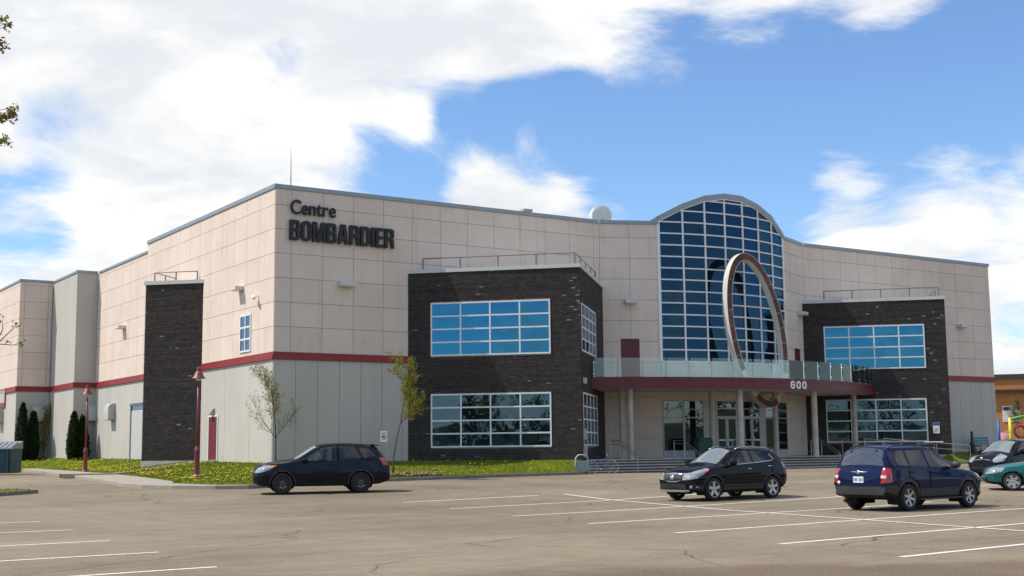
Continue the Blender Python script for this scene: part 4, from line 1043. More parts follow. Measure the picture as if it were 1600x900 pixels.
# --- dark SUV, side on, driven along the kerb
def sf_extra(E, P, cur):
    L_ = P['L']
    for y in (-.22, 0, .22):
        p = MB(); p.box(L_/2-.005, L_/2+.045, y-.012, y+.012, .66, .84); p.build('grille_bar', CHROME, E)
    badge(E, L_/2+.045, 0, .77, .09, .05, CHROME)
    for sg in (1, -1): badge(E, L_/2-.20, .70*sg, .47, .06, .06, HEADL, 'fog_light', .05)
    p = MB(); p.hexa([(-L_/2+.33, -.50, 1.62), (-L_/2+.62, -.54, 1.64), (-L_/2+.62, .54, 1.64), (-L_/2+.33, .50, 1.62), (-L_/2+.30, -.48, 1.64), (-L_/2+.62, -.53, 1.685), (-L_/2+.62, .53, 1.685), (-L_/2+.30, .48, 1.64)]); p.build('roof_spoiler', P['mats']['paint'], E, bevel=.01)
SF = dict(L=4.67, W=1.89, r=.36, rim=.62, spokes=0, wheels=(.93, 3.63), arch=.05, lip=.045, mirror=(1.72, 1.10), dash=1.5, rails=(2.25, 4.15), seats=(2.25, 3.2),
    zt=[(0, .80), (.06, .93), (.25, 1.03), (.7, 1.12), (1.2, 1.18), (1.32, 1.21), (2.12, 1.66), (2.4, 1.715), (3.0, 1.735), (3.7, 1.71), (4.10, 1.665), (4.23, 1.61), (4.53, 1.20), (4.63, 1.03), (4.67, .97)],
    zr=[(0, .76), (.25, .97), (1.2, 1.12), (1.35, 1.16), (2.2, 1.59), (2.5, 1.64), (3.7, 1.61), (4.05, 1.555), (4.25, 1.45), (4.53, 1.14), (4.67, .92)],
    zs=[(0, .70), (.3, .89), (1.3, 1.07), (2.5, 1.12), (4.2, 1.18), (4.5, 1.08), (4.67, .86)],
    wr=[(0, .50), (.3, .66), (1.3, .74), (2.2, .61), (3, .62), (4.2, .59), (4.55, .68), (4.67, .62)],
    ws=[(0, .60), (.12, .76), (.35, .86), (1, .91), (3.8, .91), (4.4, .87), (4.6, .80), (4.67, .72)],
    wm=[(0, .66), (.1, .80), (.3, .90), (.8, .945), (4, .945), (4.45, .91), (4.6, .86), (4.67, .78)],
    zb=[(0, .36), (.3, .27), (1, .25), (3.6, .25), (4.3, .31), (4.67, .44)],
    windows=[[(1.60, 1.13), (2.26, 1.565), (2.78, 1.615), (2.78, 1.13)], [(2.88, 1.13), (2.88, 1.615), (3.42, 1.605), (3.64, 1.17)], [(3.55, 1.58), (3.92, 1.545), (4.18, 1.27), (3.74, 1.19)]],
    doors=[[(1.42, .34), (1.36, 1.05), (2.83, 1.13), (2.83, .34)], [(2.83, .34), (2.83, 1.13), (3.72, 1.16), (3.72, .86), (3.22, .34)]], handles=[(2.66, .98), (3.56, 1.02)],
    masks=[('headlight', lambda s, y, z, g, nn: y > .42 and in_poly((s, z), [(-.05, .72), (-.02, .84), (.30, .99), (.74, 1.0), (.45, .82), (.2, .74)]) and s < .52 and g >= 3),
           ('turn_signal', lambda s, y, z, g, nn: y > .42 and s >= .50 and in_poly((s, z), [(.40, .84), (.4, .98), (.74, .99), (.55, .88)]) and 3 <= g <= 7),
           ('grille', lambda s, y, z, g, nn: y < .40 and .64 < z < .84 and s < .12), ('intake', lambda s, y, z, g, nn: y < .52 and .40 < z < .54 and s < .14),
           ('windshield', lambda s, y, z, g, nn: g >= 8 and 1.36 < s < 2.10 and y < cur_w(s, 1.35, .70, 2.15, .575)),
           ('rear_window', lambda s, y, z, g, nn: g >= 8 and 4.26 < s < 4.51 and y < .56),
           ('tail_light', lambda s, y, z, g, nn: y > .55 and g >= 3 and in_poly((s, z), [(4.26, 1.20), (4.56, 1.25), (4.80, 1.02), (4.80, .93), (4.42, .95)])),
           ('reverse_light', lambda s, y, z, g, nn: False)],
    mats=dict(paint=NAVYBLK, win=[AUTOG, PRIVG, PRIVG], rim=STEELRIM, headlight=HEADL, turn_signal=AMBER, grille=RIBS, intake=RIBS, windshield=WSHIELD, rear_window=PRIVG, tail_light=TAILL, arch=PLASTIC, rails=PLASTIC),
    off=dict(windshield=-.006, rear_window=-.006, grille=-.01, intake=-.02), extra=sf_extra)
def cur_w(s, a, wa, b_, wb_): return wa+(wb_-wa)*(s-a)/(b_-a)
f = Vector((-2.46, .85)).normalized(); nrm_ = Vector((-f.y, f.x))       # left of travel is towards the camera
mid = Vector((-4.60, -15.34)); ctr = mid - nrm_*.86*(1 if nrm_.dot(Vector(CAM[:2])-mid) > 0 else -1)
sx_off = (.93+3.63)/2-4.67/2
SFC = car('sport_utility_car', ('blue-black sport utility car driving left along the lawn kerb, driver inside',), SF, tuple(ctr+f*sx_off), f)

# --- black compact crossover, front three-quarter
def en_extra(E, P, cur):
    L_ = P['L']
    for i in range(11):
        y = -.34+.068*i; p = MB(); p.box(L_/2-.01, L_/2+.03, y-.013, y+.013, .60+.02*abs(i-5)/5, .80); p.build('grille_bar', CHROME, E)
    p = MB(); pts = [(L_/2+.03-.09*abs(t_)**2, .42*t_, .80 if 0 else .805) for t_ in [i/6-1 for i in range(13)]]
    low = [(L_/2+.03-.05*abs(t_)**3, .42*t_*(1 if abs(t_) < .9 else 1), .575+.16*abs(t_)**4) for t_ in [i/6-1 for i in range(13)]]
    p.tube(pts, .024, 6); p.tube(low, .018, 6); p.build('grille_surround', CHROME, E, smooth_=True)
    badge(E, L_/2+.035, 0, .70, .10, .07, CHROME)
    for sg in (1, -1):
        badge(E, L_/2-.13, .66*sg, .42, .055, .055, HEADL, 'fog_light', .05)
        p = MB(); p.tube([(L_/2-.08, .50*sg, .42), (L_/2-.26, .82*sg, .42)], .012, 6); p.build('fog_light_trim', CHROME, E)
        y_ = lambda s: cur['ws'](s)*sg+.012*sg
        p = MB(); p.tube([(L_/2-s, y_(s)-.01*sg, z_) for s, z_ in ((1.55, 1.045), (2.2, 1.085), (2.9, 1.125), (3.4, 1.165))] + [(L_/2-3.52, y_(3.5)-.03*sg, 1.21), (L_/2-3.40, y_(3.4)-.12*sg, 1.36)], .013, 6); p.build('window_trim', CHROME, E)
    p = MB(); p.tube([(L_/2-1.2, -.45, 1.10), (L_/2-1.32, .1, 1.135)], .012, 5); p.tube([(L_/2-1.15, .1, 1.09), (L_/2-1.32, .6, 1.12)], .012, 5); p.build('wiper', BLACKM, E)
    p = MB(); p.hexa([(L_/2-.06, -.62, .27), (L_/2+.03, -.5, .27), (L_/2+.03, .5, .27), (L_/2-.06, .62, .27), (L_/2-.05, -.64, .34), (L_/2+.04, -.52, .33), (L_/2+.04, .52, .33), (L_/2-.05, .64, .34)]); p.build('skid_plate', ALLOY, E, bevel=.01)
EN = dict(L=4.28, W=1.775, r=.345, rim=.68, spokes=5, spw=(.06, .055), wheels=(.88, 3.435), arch=.045, lip=.065, mirror=(1.62, 1.07), dash=1.4, rails=(2.1, 3.75), railz=.0, seats=(2.1, 2.95), zm=.66,
    zt=[(0, .78), (.05, .86), (.2, .94), (.6, 1.03), (1.05, 1.10), (1.18, 1.13), (1.95, 1.56), (2.25, 1.62), (2.7, 1.635), (3.4, 1.60), (3.78, 1.55), (3.92, 1.47), (4.14, 1.10), (4.24, .98), (4.28, .92)],
    zr=[(0, .74), (.2, .89), (1.05, 1.04), (1.2, 1.07), (2.05, 1.49), (2.35, 1.545), (3.4, 1.51), (3.75, 1.45), (3.95, 1.34), (4.14, 1.08), (4.28, .88)],
    zs=[(0, .68), (.25, .83), (1.1, .99), (2.2, 1.06), (3.3, 1.13), (3.9, 1.14), (4.14, 1.0), (4.28, .82)],
    wr=[(0, .46), (.3, .60), (1.1, .68), (2.05, .575), (2.8, .585), (3.7, .55), (4.1, .62), (4.28, .56)],
    ws=[(0, .54), (.12, .68), (.35, .79), (.9, .845), (3.4, .845), (3.95, .79), (4.18, .73), (4.28, .64)],
    wm=[(0, .60), (.1, .72), (.3, .83), (.75, .8875), (3.6, .8875), (4.0, .85), (4.18, .78), (4.28, .70)],
    zb=[(0, .30), (.3, .25), (1, .23), (3.4, .24), (3.95, .32), (4.28, .44)],
    windows=[[(1.50, 1.05), (2.12, 1.45), (2.55, 1.50), (2.55, 1.07)], [(2.64, 1.08), (2.64, 1.50), (3.24, 1.475), (3.42, 1.34), (3.46, 1.17)]],
    doors=[[(1.36, .40), (1.28, .98), (2.6, 1.08), (2.6, .40)], [(2.6, .40), (2.6, 1.08), (3.42, 1.12), (3.42, .80), (3.02, .40)]], handles=[(2.40, .93), (3.30, 1.0)],
    masks=[('headlight', lambda s, y, z, g, nn: y > .40 and in_poly((s, z), [(-.05, .62), (-.05, .78), (.3, .90), (.78, .985), (.5, .80), (.25, .68)]) and s < .60 and g >= 3),
           ('turn_signal', lambda s, y, z, g, nn: y > .4 and .60 <= s < .72 and in_poly((s, z), [(.5, .84), (.5, .96), (.78, .98), (.64, .88)]) and 3 <= g <= 7),
           ('grille', lambda s, y, z, g, nn: y < .42 and .59+.12*(y/.42)**4 < z < .80 and s < .16), ('intake', lambda s, y, z, g, nn: y < .55 and .36 < z < .52 and s < .14),
           ('chrome_bar', lambda s, y, z, g, nn: y < .46 and .80 <= z < .85 and s < .14),
           ('windshield', lambda s, y, z, g, nn: g >= 8 and 1.20 < s < 1.95 and y < cur_w(s, 1.2, .66, 2.0, .55)),
           ('roof_glass', lambda s, y, z, g, nn: g >= 8 and 2.15 < s < 2.85 and y < .42),
           ('rear_window', lambda s, y, z, g, nn: g >= 8 and 3.95 < s < 4.13 and y < .50),
           ('tail_light', lambda s, y, z, g, nn: y > .5 and g >= 3 and in_poly((s, z), [(3.86, 1.14), (4.1, 1.12), (4.40, .98), (4.40, .86), (4.02, .96)])),
           ('cladding', lambda s, y, z, g, nn: z < .40 and 2 <= g <= 5)],
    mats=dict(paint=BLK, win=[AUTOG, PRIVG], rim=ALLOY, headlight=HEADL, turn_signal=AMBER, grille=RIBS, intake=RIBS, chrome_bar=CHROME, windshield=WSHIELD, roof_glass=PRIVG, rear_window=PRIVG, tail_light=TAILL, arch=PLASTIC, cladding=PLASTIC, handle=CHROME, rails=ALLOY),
    off=dict(windshield=-.006, rear_window=-.006, grille=-.012, intake=-.02, cladding=.01, arch=.014, chrome_bar=.012), extra=en_extra)
f = Vector((-1, -.05)).normalized(); mid = Vector((3.95, -27.19)); ctr = mid+Vector((-f.y, f.x))*-.80
if (Vector(CAM[:2])-mid).dot(Vector((-f.y, f.x))) < 0: ctr = mid+Vector((-f.y, f.x))*.80
car('crossover_car', ('black crossover car parked nose-left between painted lines, with a chrome-barred grille',), EN, tuple(ctr+f*((.88+3.435)/2-4.28/2)), f)

# --- dark blue SUV, rear three-quarter
def tu_extra(E, P, cur):
    L_ = P['L']; X_ = -L_/2
    p = MB(); p.tube([(X_+.035, -.42, .985), (X_+.0, 0, .995), (X_+.035, .42, .985)], .022, 6); p.build('tailgate_trim', CHROME, E, smooth_=True)
    badge(E, X_-.03, 0, .995, .075, .045, CHROME)
    plate(E, X_-.026, .80, -1)
    p = MB(); p.tube([(X_+.14, -.25, 1.13), (X_+.16, .25, 1.14)], .016, 6); p.tube([(X_+.10, .28, 1.09), (X_+.16, .2, 1.14)], .025, 6); p.build('wiper', BLACKM, E)
    for sg in (1, -1):
        p = MB(); p.hexa([(X_+.22, .38*sg-.03, 1.545), (X_+.30, .38*sg-.03, 1.56), (X_+.30, .38*sg+.03, 1.56), (X_+.22, .38*sg+.03, 1.545), (X_+.20, .38*sg-.025, 1.49), (X_+.22, .38*sg-.025, 1.485), (X_+.22, .38*sg+.025, 1.485), (X_+.20, .38*sg+.025, 1.49)]); p.build('tailgate_hinge', BLACKM, E)
    for q in (-.1, .75):                                          # roof cross bars
        p = MB(); p.tube([(q, -.54, 1.73), (q, .54, 1.73)], .02, 6); p.build('roof_bar', ALLOY if q > 0 else PLASTIC, E)
    p = MB(); p.tube([(X_+.3, .5, .27), (X_+.02, .52, .26)], .035, 8); p.build('exhaust_pipe', GREYPLASTIC, E)
    badge(E, X_-.022, .62, .72, .045, .045, WHITE, 'sticker', .006)
    for sg in (1, -1): p = MB(); p.box(X_+1.25, -X_-1.22, min(.80*sg, .92*sg), max(.80*sg, .92*sg), .27, .31); p.build('side_step', GREYPLASTIC, E, bevel=.01)
TU = dict(L=4.325, W=1.80, r=.345, rim=.64, spokes=6, spw=(.04, .032), wheels=(.83, 3.46), arch=.05, lip=.12, mirror=(1.62, 1.09), dash=1.42, rails=(1.9, 3.9), seats=(2.1, 3.0), zm=.70,
    zt=[(0, .80), (.06, .90), (.25, .98), (.65, 1.06), (1.1, 1.11), (1.22, 1.14), (1.92, 1.60), (2.25, 1.67), (2.9, 1.685), (3.6, 1.67), (3.98, 1.63), (4.08, 1.57), (4.22, 1.13), (4.29, 1.04), (4.325, 1.0)],
    zr=[(0, .76), (.25, .94), (1.1, 1.06), (1.25, 1.09), (2.0, 1.545), (2.3, 1.60), (3.6, 1.59), (3.95, 1.555), (4.08, 1.46), (4.22, 1.10), (4.325, .96)],
    zs=[(0, .70), (.3, .87), (1.2, 1.01), (2.3, 1.06), (3.8, 1.10), (4.12, 1.06), (4.325, .92)],
    wr=[(0, .50), (.3, .64), (1.2, .71), (2.0, .60), (2.8, .61), (3.9, .60), (4.2, .70), (4.325, .70)],
    ws=[(0, .58), (.12, .74), (.35, .82), (.9, .865), (3.7, .865), (4.1, .85), (4.27, .81), (4.325, .76)],
    wm=[(0, .64), (.1, .78), (.3, .86), (.75, .90), (3.7, .90), (4.1, .89), (4.26, .86), (4.325, .80)],
    zb=[(0, .34), (.3, .27), (1, .26), (3.3, .26), (3.9, .32), (4.325, .40)],
    windows=[[(1.52, 1.07), (2.05, 1.46), (2.52, 1.52), (2.52, 1.08)], [(2.62, 1.08), (2.62, 1.53), (3.30, 1.52), (3.34, 1.10)], [(3.42, 1.11), (3.40, 1.52), (3.68, 1.50), (3.86, 1.26), (3.82, 1.16)]],
    doors=[[(1.40, .34), (1.32, 1.0), (2.57, 1.06), (2.57, .34)], [(2.57, .34), (2.57, 1.06), (3.42, 1.08), (3.42, .86), (2.95, .5), (2.95, .34)]], handles=[(2.38, .96), (3.26, .98)],
    masks=[('headlight', lambda s, y, z, g, nn: y > .42 and in_poly((s, z), [(-.05, .70), (-.05, .84), (.3, .94), (.6, .95), (.4, .80)]) and s < .5 and g >= 3),
           ('grille', lambda s, y, z, g, nn: y < .38 and .66 < z < .82 and s < .1),
           ('windshield', lambda s, y, z, g, nn: g >= 8 and 1.24 < s < 1.92 and y < cur_w(s, 1.25, .68, 2.0, .575)),
           ('rear_window', lambda s, y, z, g, nn: g >= 7 and 4.04 < s < 4.205 and y < cur_w(s, 4.04, .54, 4.2, .66) and z > 1.13),
           ('tail_light', lambda s, y, z, g, nn: y > .65 and g >= 2 and s > 4.10 and .72 < z < 1.10 and not (.84 < z < .91 and y < .80)),
           ('reverse_light', lambda s, y, z, g, nn: y > .65 and g >= 2 and s > 4.10 and .84 <= z <= .91 and y < .80),
           ('bumper', lambda s, y, z, g, nn: (s > 3.9 or s < .45) and z < .66 and g >= 2),
           ('cladding', lambda s, y, z, g, nn: .30 < z < .58 and 2 <= g <= 5 and 1.2 < s < 3.1)],
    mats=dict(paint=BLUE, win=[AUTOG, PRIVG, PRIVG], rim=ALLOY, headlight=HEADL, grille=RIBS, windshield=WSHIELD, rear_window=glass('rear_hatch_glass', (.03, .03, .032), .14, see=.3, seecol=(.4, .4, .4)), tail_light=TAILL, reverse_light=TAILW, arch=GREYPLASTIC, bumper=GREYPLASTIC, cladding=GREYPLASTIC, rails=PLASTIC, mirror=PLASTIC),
    off=dict(windshield=-.006, rear_window=-.004, bumper=.022, cladding=.018, arch=.028, tail_light=.012, reverse_light=.012), extra=tu_extra)
f = Vector((1, .07)).normalized(); mid = Vector((3.95, -34.43)); side = Vector((-f.y, f.x)); side = side if side.dot(Vector(CAM[:2])-mid) < 0 else -side
ctr = mid+side*.82
car('sport_utility_car', ('dark blue sport utility car seen from behind, grey cladding and white rear plate',), TU, tuple(ctr+f*((.83+3.46)/2-4.325/2)), f)

# --- small black hatchback and teal sedan at the right edge
def fit_extra(E, P, cur):
    L_ = P['L']; badge(E, L_/2+.03, 0, .78, .06, .05, CHROME); plate_x = L_/2
    p = MB(); p.box(L_/2+.01, L_/2+.035, -.3, .3, .735, .755); p.build('grille_bar', CHROME, E)
FIT = dict(L=4.0, W=1.68, r=.295, rim=.66, spokes=6, wheels=(.80, 3.25), arch=.045, mirror=(1.45, .98), dash=1.15, seats=(1.9, 2.7), zm=.6,
    zt=[(0, .70), (.05, .78), (.25, .87), (.7, .99), (.88, 1.03), (1.75, 1.47), (2.1, 1.52), (2.6, 1.525), (3.3, 1.48), (3.65, 1.42), (3.78, 1.3), (3.93, 1.0), (4.0, .9)],
    zr=[(0, .66), (.25, .82), (.8, .94), (.95, .98), (1.8, 1.41), (2.1, 1.45), (3.3, 1.41), (3.6, 1.34), (3.8, 1.18), (3.93, .97), (4.0, .86)],
    zs=[(0, .60), (.25, .76), (.9, .91), (2.2, .98), (3.5, 1.04), (3.85, .98), (4.0, .8)],
    wr=[(0, .42), (.3, .56), (.9, .66), (1.8, .54), (2.6, .55), (3.5, .52), (3.9, .6), (4.0, .55)], ws=[(0, .5), (.12, .64), (.35, .75), (.9, .80), (3.3, .80), (3.75, .76), (4.0, .62)],
    wm=[(0, .56), (.1, .68), (.3, .79), (.7, .84), (3.4, .84), (3.8, .80), (4.0, .66)], zb=[(0, .26), (.3, .22), (1, .2), (3.3, .2), (4.0, .34)],
    windows=[[(1.25, .96), (1.95, 1.38), (2.35, 1.41), (2.35, 1.0)], [(2.44, 1.0), (2.44, 1.41), (3.0, 1.39), (3.2, 1.06)]], doors=[[(1.2, .3), (1.15, .92), (2.4, 1.0), (2.4, .3)], [(2.4, .3), (2.4, 1.0), (3.2, 1.03), (3.2, .75), (2.85, .3)]], handles=[(2.2, .88), (3.05, .92)],
    masks=[('headlight', lambda s, y, z, g, nn: y > .40 and in_poly((s, z), [(.0, .62), (.05, .74), (.35, .88), (.75, .99), (.5, .82), (.25, .66)]) and g >= 3),
           ('grille', lambda s, y, z, g, nn: y < .36 and .68 < z < .735 and s < .1), ('intake', lambda s, y, z, g, nn: y < .46 and .34 < z < .48 and s < .1),
           ('windshield', lambda s, y, z, g, nn: g >= 8 and .92 < s < 1.74 and y < cur_w(s, .92, .64, 1.8, .52)), ('rear_window', lambda s, y, z, g, nn: g >= 8 and 3.72 < s < 3.9 and y < .48),
           ('tail_light', lambda s, y, z, g, nn: y > .5 and g >= 3 and s > 3.7 and .75 < z < 1.05)],
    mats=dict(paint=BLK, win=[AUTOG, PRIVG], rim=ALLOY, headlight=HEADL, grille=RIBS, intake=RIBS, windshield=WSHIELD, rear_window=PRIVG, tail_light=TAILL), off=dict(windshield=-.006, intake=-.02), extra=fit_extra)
f = Vector((-1, -.10)).normalized(); q = Vector((19.45, -24.35))
car('hatchback_car', ('small black hatchback car behind the teal one, long slanted clear headlights',), FIT, tuple(q-f*2.0), f)
SED = dict(L=4.35, W=1.70, r=.30, rim=.72, spokes=6, spw=(.075, .06), wheels=(.82, 3.44), arch=.045, mirror=(1.65, .92), dash=1.4, seats=(2.1, 2.9), zm=.58,
    zt=[(0, .62), (.05, .70), (.25, .78), (.8, .88), (1.2, .93), (1.32, .96), (2.05, 1.33), (2.4, 1.38), (2.9, 1.37), (3.2, 1.31), (3.75, .99), (4.2, .95), (4.35, .85)],
    zr=[(0, .58), (.25, .73), (1.2, .86), (1.35, .89), (2.1, 1.27), (2.4, 1.31), (2.9, 1.30), (3.15, 1.25), (3.7, .95), (4.2, .90), (4.35, .8)],
    zs=[(0, .54), (.25, .68), (1.2, .82), (2.3, .88), (3.7, .91), (4.2, .87), (4.35, .76)],
    wr=[(0, .42), (.3, .56), (1.3, .66), (2.1, .53), (3, .53), (3.7, .62), (4.35, .52)], ws=[(0, .5), (.12, .64), (.35, .75), (.9, .80), (3.6, .80), (4.1, .76), (4.35, .62)],
    wm=[(0, .56), (.1, .68), (.3, .79), (.7, .85), (3.6, .85), (4.1, .80), (4.35, .66)], zb=[(0, .26), (.3, .20), (1, .18), (3.6, .2), (4.35, .32)],
    windows=[[(1.6, .89), (2.18, 1.24), (2.58, 1.27), (2.58, .9)], [(2.68, .9), (2.68, 1.27), (3.05, 1.24), (3.35, .95)]], doors=[[(1.4, .28), (1.35, .84), (2.63, .88), (2.63, .28)], [(2.63, .28), (2.63, .88), (3.4, .9), (3.4, .7), (3.1, .28)]], handles=[(2.45, .8), (3.25, .82)],
    masks=[('headlight', lambda s, y, z, g, nn: y > .38 and in_poly((s, z), [(-.05, .55), (-.05, .66), (.3, .765), (.62, .77), (.5, .63), (.2, .56)]) and g >= 3),
           ('intake', lambda s, y, z, g, nn: y < .6 and .30 < z < .42 and s < .16), ('grille', lambda s, y, z, g, nn: y < .3 and .52 < z < .60 and s < .1),
           ('windshield', lambda s, y, z, g, nn: g >= 8 and 1.36 < s < 2.04 and y < cur_w(s, 1.36, .63, 2.1, .51)), ('rear_window', lambda s, y, z, g, nn: g >= 8 and 3.22 < s < 3.7 and y < .5),
           ('tail_light', lambda s, y, z, g, nn: y > .5 and g >= 3 and s > 4.1 and .65 < z < .88)],
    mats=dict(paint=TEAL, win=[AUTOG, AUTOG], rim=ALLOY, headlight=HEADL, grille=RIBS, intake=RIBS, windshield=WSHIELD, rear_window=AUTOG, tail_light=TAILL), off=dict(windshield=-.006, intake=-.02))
f = Vector((-.66, .75)).normalized(); mid = Vector((13.39, -29.95)); side = Vector((-f.y, f.x)); side = side if side.dot(Vector(CAM[:2])-mid) < 0 else -side
car('sedan_car', ('teal sedan car cut off by the right edge, only its nose in view',), SED, tuple(mid+side*.77-f*(4.35/2-.82)), f)
# ------------------------------------------------------------------ sculpture
def px_at(x, y, d):
    r_ = CR*((x-800)/1988.546)+CU*((450-y)/1988.546)+CV; vh = Vector((VH.x, VH.y, 0)); return CAM + r_*(d/r_.dot(vh))
RC = Vector((27.97, 0, 8.243)); RA, RB = 4.287, 1.92; RU = Vector((-.23, 0, .973)).normalized(); RV = Vector((.973, 0, .23)).normalized()
RY0, RY1, RWD = -3.6, -3.2, .205
RING = empty('ring_sculpture', (27.9, -3.3, 5.3), 0, 'tall tilted oval ring with red-brown tiles rising through the balcony', 'sculpture')
def ring_pt(a, off, y):
    p = RU*(RA*math.cos(a))+RV*(RB*math.sin(a)); t_ = (RU*(-RA*math.sin(a))+RV*(RB*math.cos(a))).normalized(); nn = Vector((t_.z, 0, -t_.x))
    if nn.dot(p) < 0: nn = -nn
    q = RC+p+nn*off; return Vector((q.x, y, q.z))
def ring_part(p, nm, material):
    o = p.build(nm, material, RING); o.matrix_parent_inverse = Matrix.Translation((-27.9, 3.3, -5.3)); return o
p = MB(); NR = 120
prof = [(-RWD, RY0+.05), (-RWD, RY0), (-RWD+.02, RY0), (-RWD+.025, RY0+.05), (RWD-.025, RY0+.05), (RWD-.02, RY0), (RWD, RY0), (RWD, RY0+.05), (RWD, RY1), (-RWD, RY1)]
for i in range(NR):
    for o_, y_ in prof: p.v.append(tuple(ring_pt(2*math.pi*i/NR, o_, y_)))
m_ = len(prof)
for i in range(NR):
    for j in range(m_): p.f.append((i*m_+j, i*m_+(j+1) % m_, ((i+1) % NR)*m_+(j+1) % m_, ((i+1) % NR)*m_+j)); p.t.append(None)
o = ring_part(p, 'ring_band', mat('pale_ring_concrete', (.62, .62, .55), .7, var=.08, vscale=2)); auto_smooth(o, 40)
TILE = mat('red_brown_tile', (.11, .034, .026), .6, var=.3, vscale=2.5, objvar=.35, bump=.2, bscale=30)
# tiles of equal arc length
arc = [0]; NA = 720
for i in range(NA): arc.append(arc[-1]+(ring_pt(2*math.pi*(i+1)/NA, 0, 0)-ring_pt(2*math.pi*i/NA, 0, 0)).length)
def ang_at(s):
    for i in range(NA):
        if arc[i+1] >= s: return 2*math.pi*(i+(s-arc[i])/(arc[i+1]-arc[i]))/NA
    return 2*math.pi
NT = 23
for k in range(NT):
    s0, s1 = arc[-1]*k/NT+.02, arc[-1]*(k+1)/NT-.02
    if 4.6 < ring_pt(ang_at((s0+s1)/2), 0, 0).z < 5.75: continue
    q = MB(); n_ = 6; ps = [ang_at(s0+(s1-s0)*i/n_) for i in range(n_+1)]; yf = RY0+.012
    for a in ps:
        for o_ in (-RWD+.03, RWD-.03): q.v += [tuple(ring_pt(a, o_, yf)), tuple(ring_pt(a, o_, yf+.036))]
    for i in range(n_):
        b_ = 4*i; q.f += [(b_, b_+4, b_+6, b_+2), (b_, b_+1, b_+5, b_+4), (b_+2, b_+6, b_+7, b_+3)]; q.t += [None]*3
    q.f += [(0, 2, 3, 1), (4*n_, 4*n_+1, 4*n_+3, 4*n_+2)]; q.t += [None]*2
    ring_part(q, 'tile', TILE)

# ------------------------------------------------------------------ lettering
def curve_mesh(nm, splines, extrude):
    cu = bpy.data.curves.new(nm, 'CURVE'); cu.dimensions = '2D'; cu.fill_mode = 'BOTH'; cu.extrude = extrude
    for pts in splines:
        sp = cu.splines.new('POLY'); sp.points.add(len(pts)-1); sp.use_cyclic_u = True
        for q, (x, y) in zip(sp.points, pts): q.co = (x, y, 0, 1)
    return curve_to_mesh(nm, cu)
def curve_to_mesh(nm, cu):
    o = bpy.data.objects.new('tmp_'+nm, cu); C.objects.link(o); dg = bpy.context.evaluated_depsgraph_get()
    me = bpy.data.meshes.new_from_object(o.evaluated_get(dg)); bpy.data.objects.remove(o); return me
def rr(x0, x1, y0, y1, c, tl=1, tr=1, br=1, bl=1):
    out = []
    def corner(cx, cy, a0, on):
        if on: out.extend([(cx+c*math.cos(rad(a0+a)), cy+c*math.sin(rad(a0+a))) for a in (0, 22.5, 45, 67.5, 90)])
    if br: corner(x1-c, y0+c, 270, 1)
    else: out.append((x1, y0))
    if tr: corner(x1-c, y1-c, 0, 1)
    else: out.append((x1, y1))
    if tl: corner(x0+c, y1-c, 90, 1)
    else: out.append((x0, y1))
    if bl: corner(x0+c, y0+c, 180, 1)
    else: out.append((x0, y0))
    return out
ST, SH = .165, .15
def glyph(c):
    """heavy condensed capitals, unit height"""
    w_ = {'B': .52, 'O': .52, 'M': .68, 'A': .56, 'R': .53, 'D': .52, 'I': .175, 'E': .42}[c]
    if c == 'I': return w_, [[(0, 0), (w_, 0), (w_, 1), (0, 1)]]
    if c == 'O': return w_, [rr(0, w_, 0, 1, .2), rr(ST, w_-ST, SH, 1-SH, .07)[::-1]]
    if c == 'D': return w_, [rr(0, w_, 0, 1, .2, tl=0, bl=0), rr(ST, w_-ST, SH, 1-SH, .07, tl=0, bl=0)[::-1]]
    if c == 'E': return w_, [[(0, 0), (w_, 0), (w_, SH), (ST, SH), (ST, .5-SH/2), (w_*.92, .5-SH/2), (w_*.92, .5+SH/2), (ST, .5+SH/2), (ST, 1-SH), (w_, 1-SH), (w_, 1), (0, 1)]]
    if c == 'B':
        o = [(0, 0), (w_-.14, 0), (w_-.04, .04), (w_, .14), (w_, .40), (w_-.03, .48), (w_-.08, .52), (w_-.03, .56), (w_-.01, .63), (w_-.01, .86), (w_-.05, .96), (w_-.14, 1), (0, 1)]
        return w_, [o, [(ST, SH), (ST, .44), (w_-ST-.03, .44), (w_-ST, .40), (w_-ST, SH+.03), (w_-ST-.03, SH)], [(ST, .59), (ST, 1-SH), (w_-ST-.03, 1-SH), (w_-ST, 1-SH-.03), (w_-ST, .62), (w_-ST-.03, .59)]]
    if c == 'R':
        o = [(0, 0), (ST, 0), (ST, .41), (w_-ST-.05, .41), (w_-ST-.01, .36), (w_-ST, .05), (w_-ST+.015, 0), (w_+.02, 0), (w_, .06), (w_-.005, .36), (w_-.03, .45), (w_-.09, .49), (w_-.03, .54), (w_, .62), (w_, .86), (w_-.04, .96), (w_-.14, 1), (0, 1)]
        return w_, [o, [(ST, .56), (ST, 1-SH), (w_-ST-.03, 1-SH), (w_-ST, 1-SH-.03), (w_-ST, .59), (w_-ST-.03, .56)]]
    if c == 'A':
        m0 = w_/2; return w_, [[(0, 0), (ST, 0), (ST+.035, .19), (w_-ST-.035, .19), (w_-ST, 0), (w_, 0), (m0+.14, 1), (m0-.14, 1)], [(ST+.055, .33), (m0, .80), (w_-ST-.055, .33)]]
    if c == 'M':
        m0 = w_/2; return w_, [[(0, 0), (.145, 0), (.145, .70), (m0-.085, 0), (m0+.085, 0), (w_-.145, .70), (w_-.145, 0), (w_, 0), (w_, 1), (w_-.22, 1), (m0, .36), (.22, 1), (0, 1)]]
SIGN = empty('sign_lettering', (3.5, -.1, 12.6), 0, 'large black raised two-line lettering high on the front wall corner', 'sign')
def sign_place(o, x, z): o.parent = SIGN; o.matrix_parent_inverse = Matrix.Translation((-3.5, .1, -12.6)); o.location = (x, -.12, z); o.rotation_euler = (math.pi/2, 0, 0)
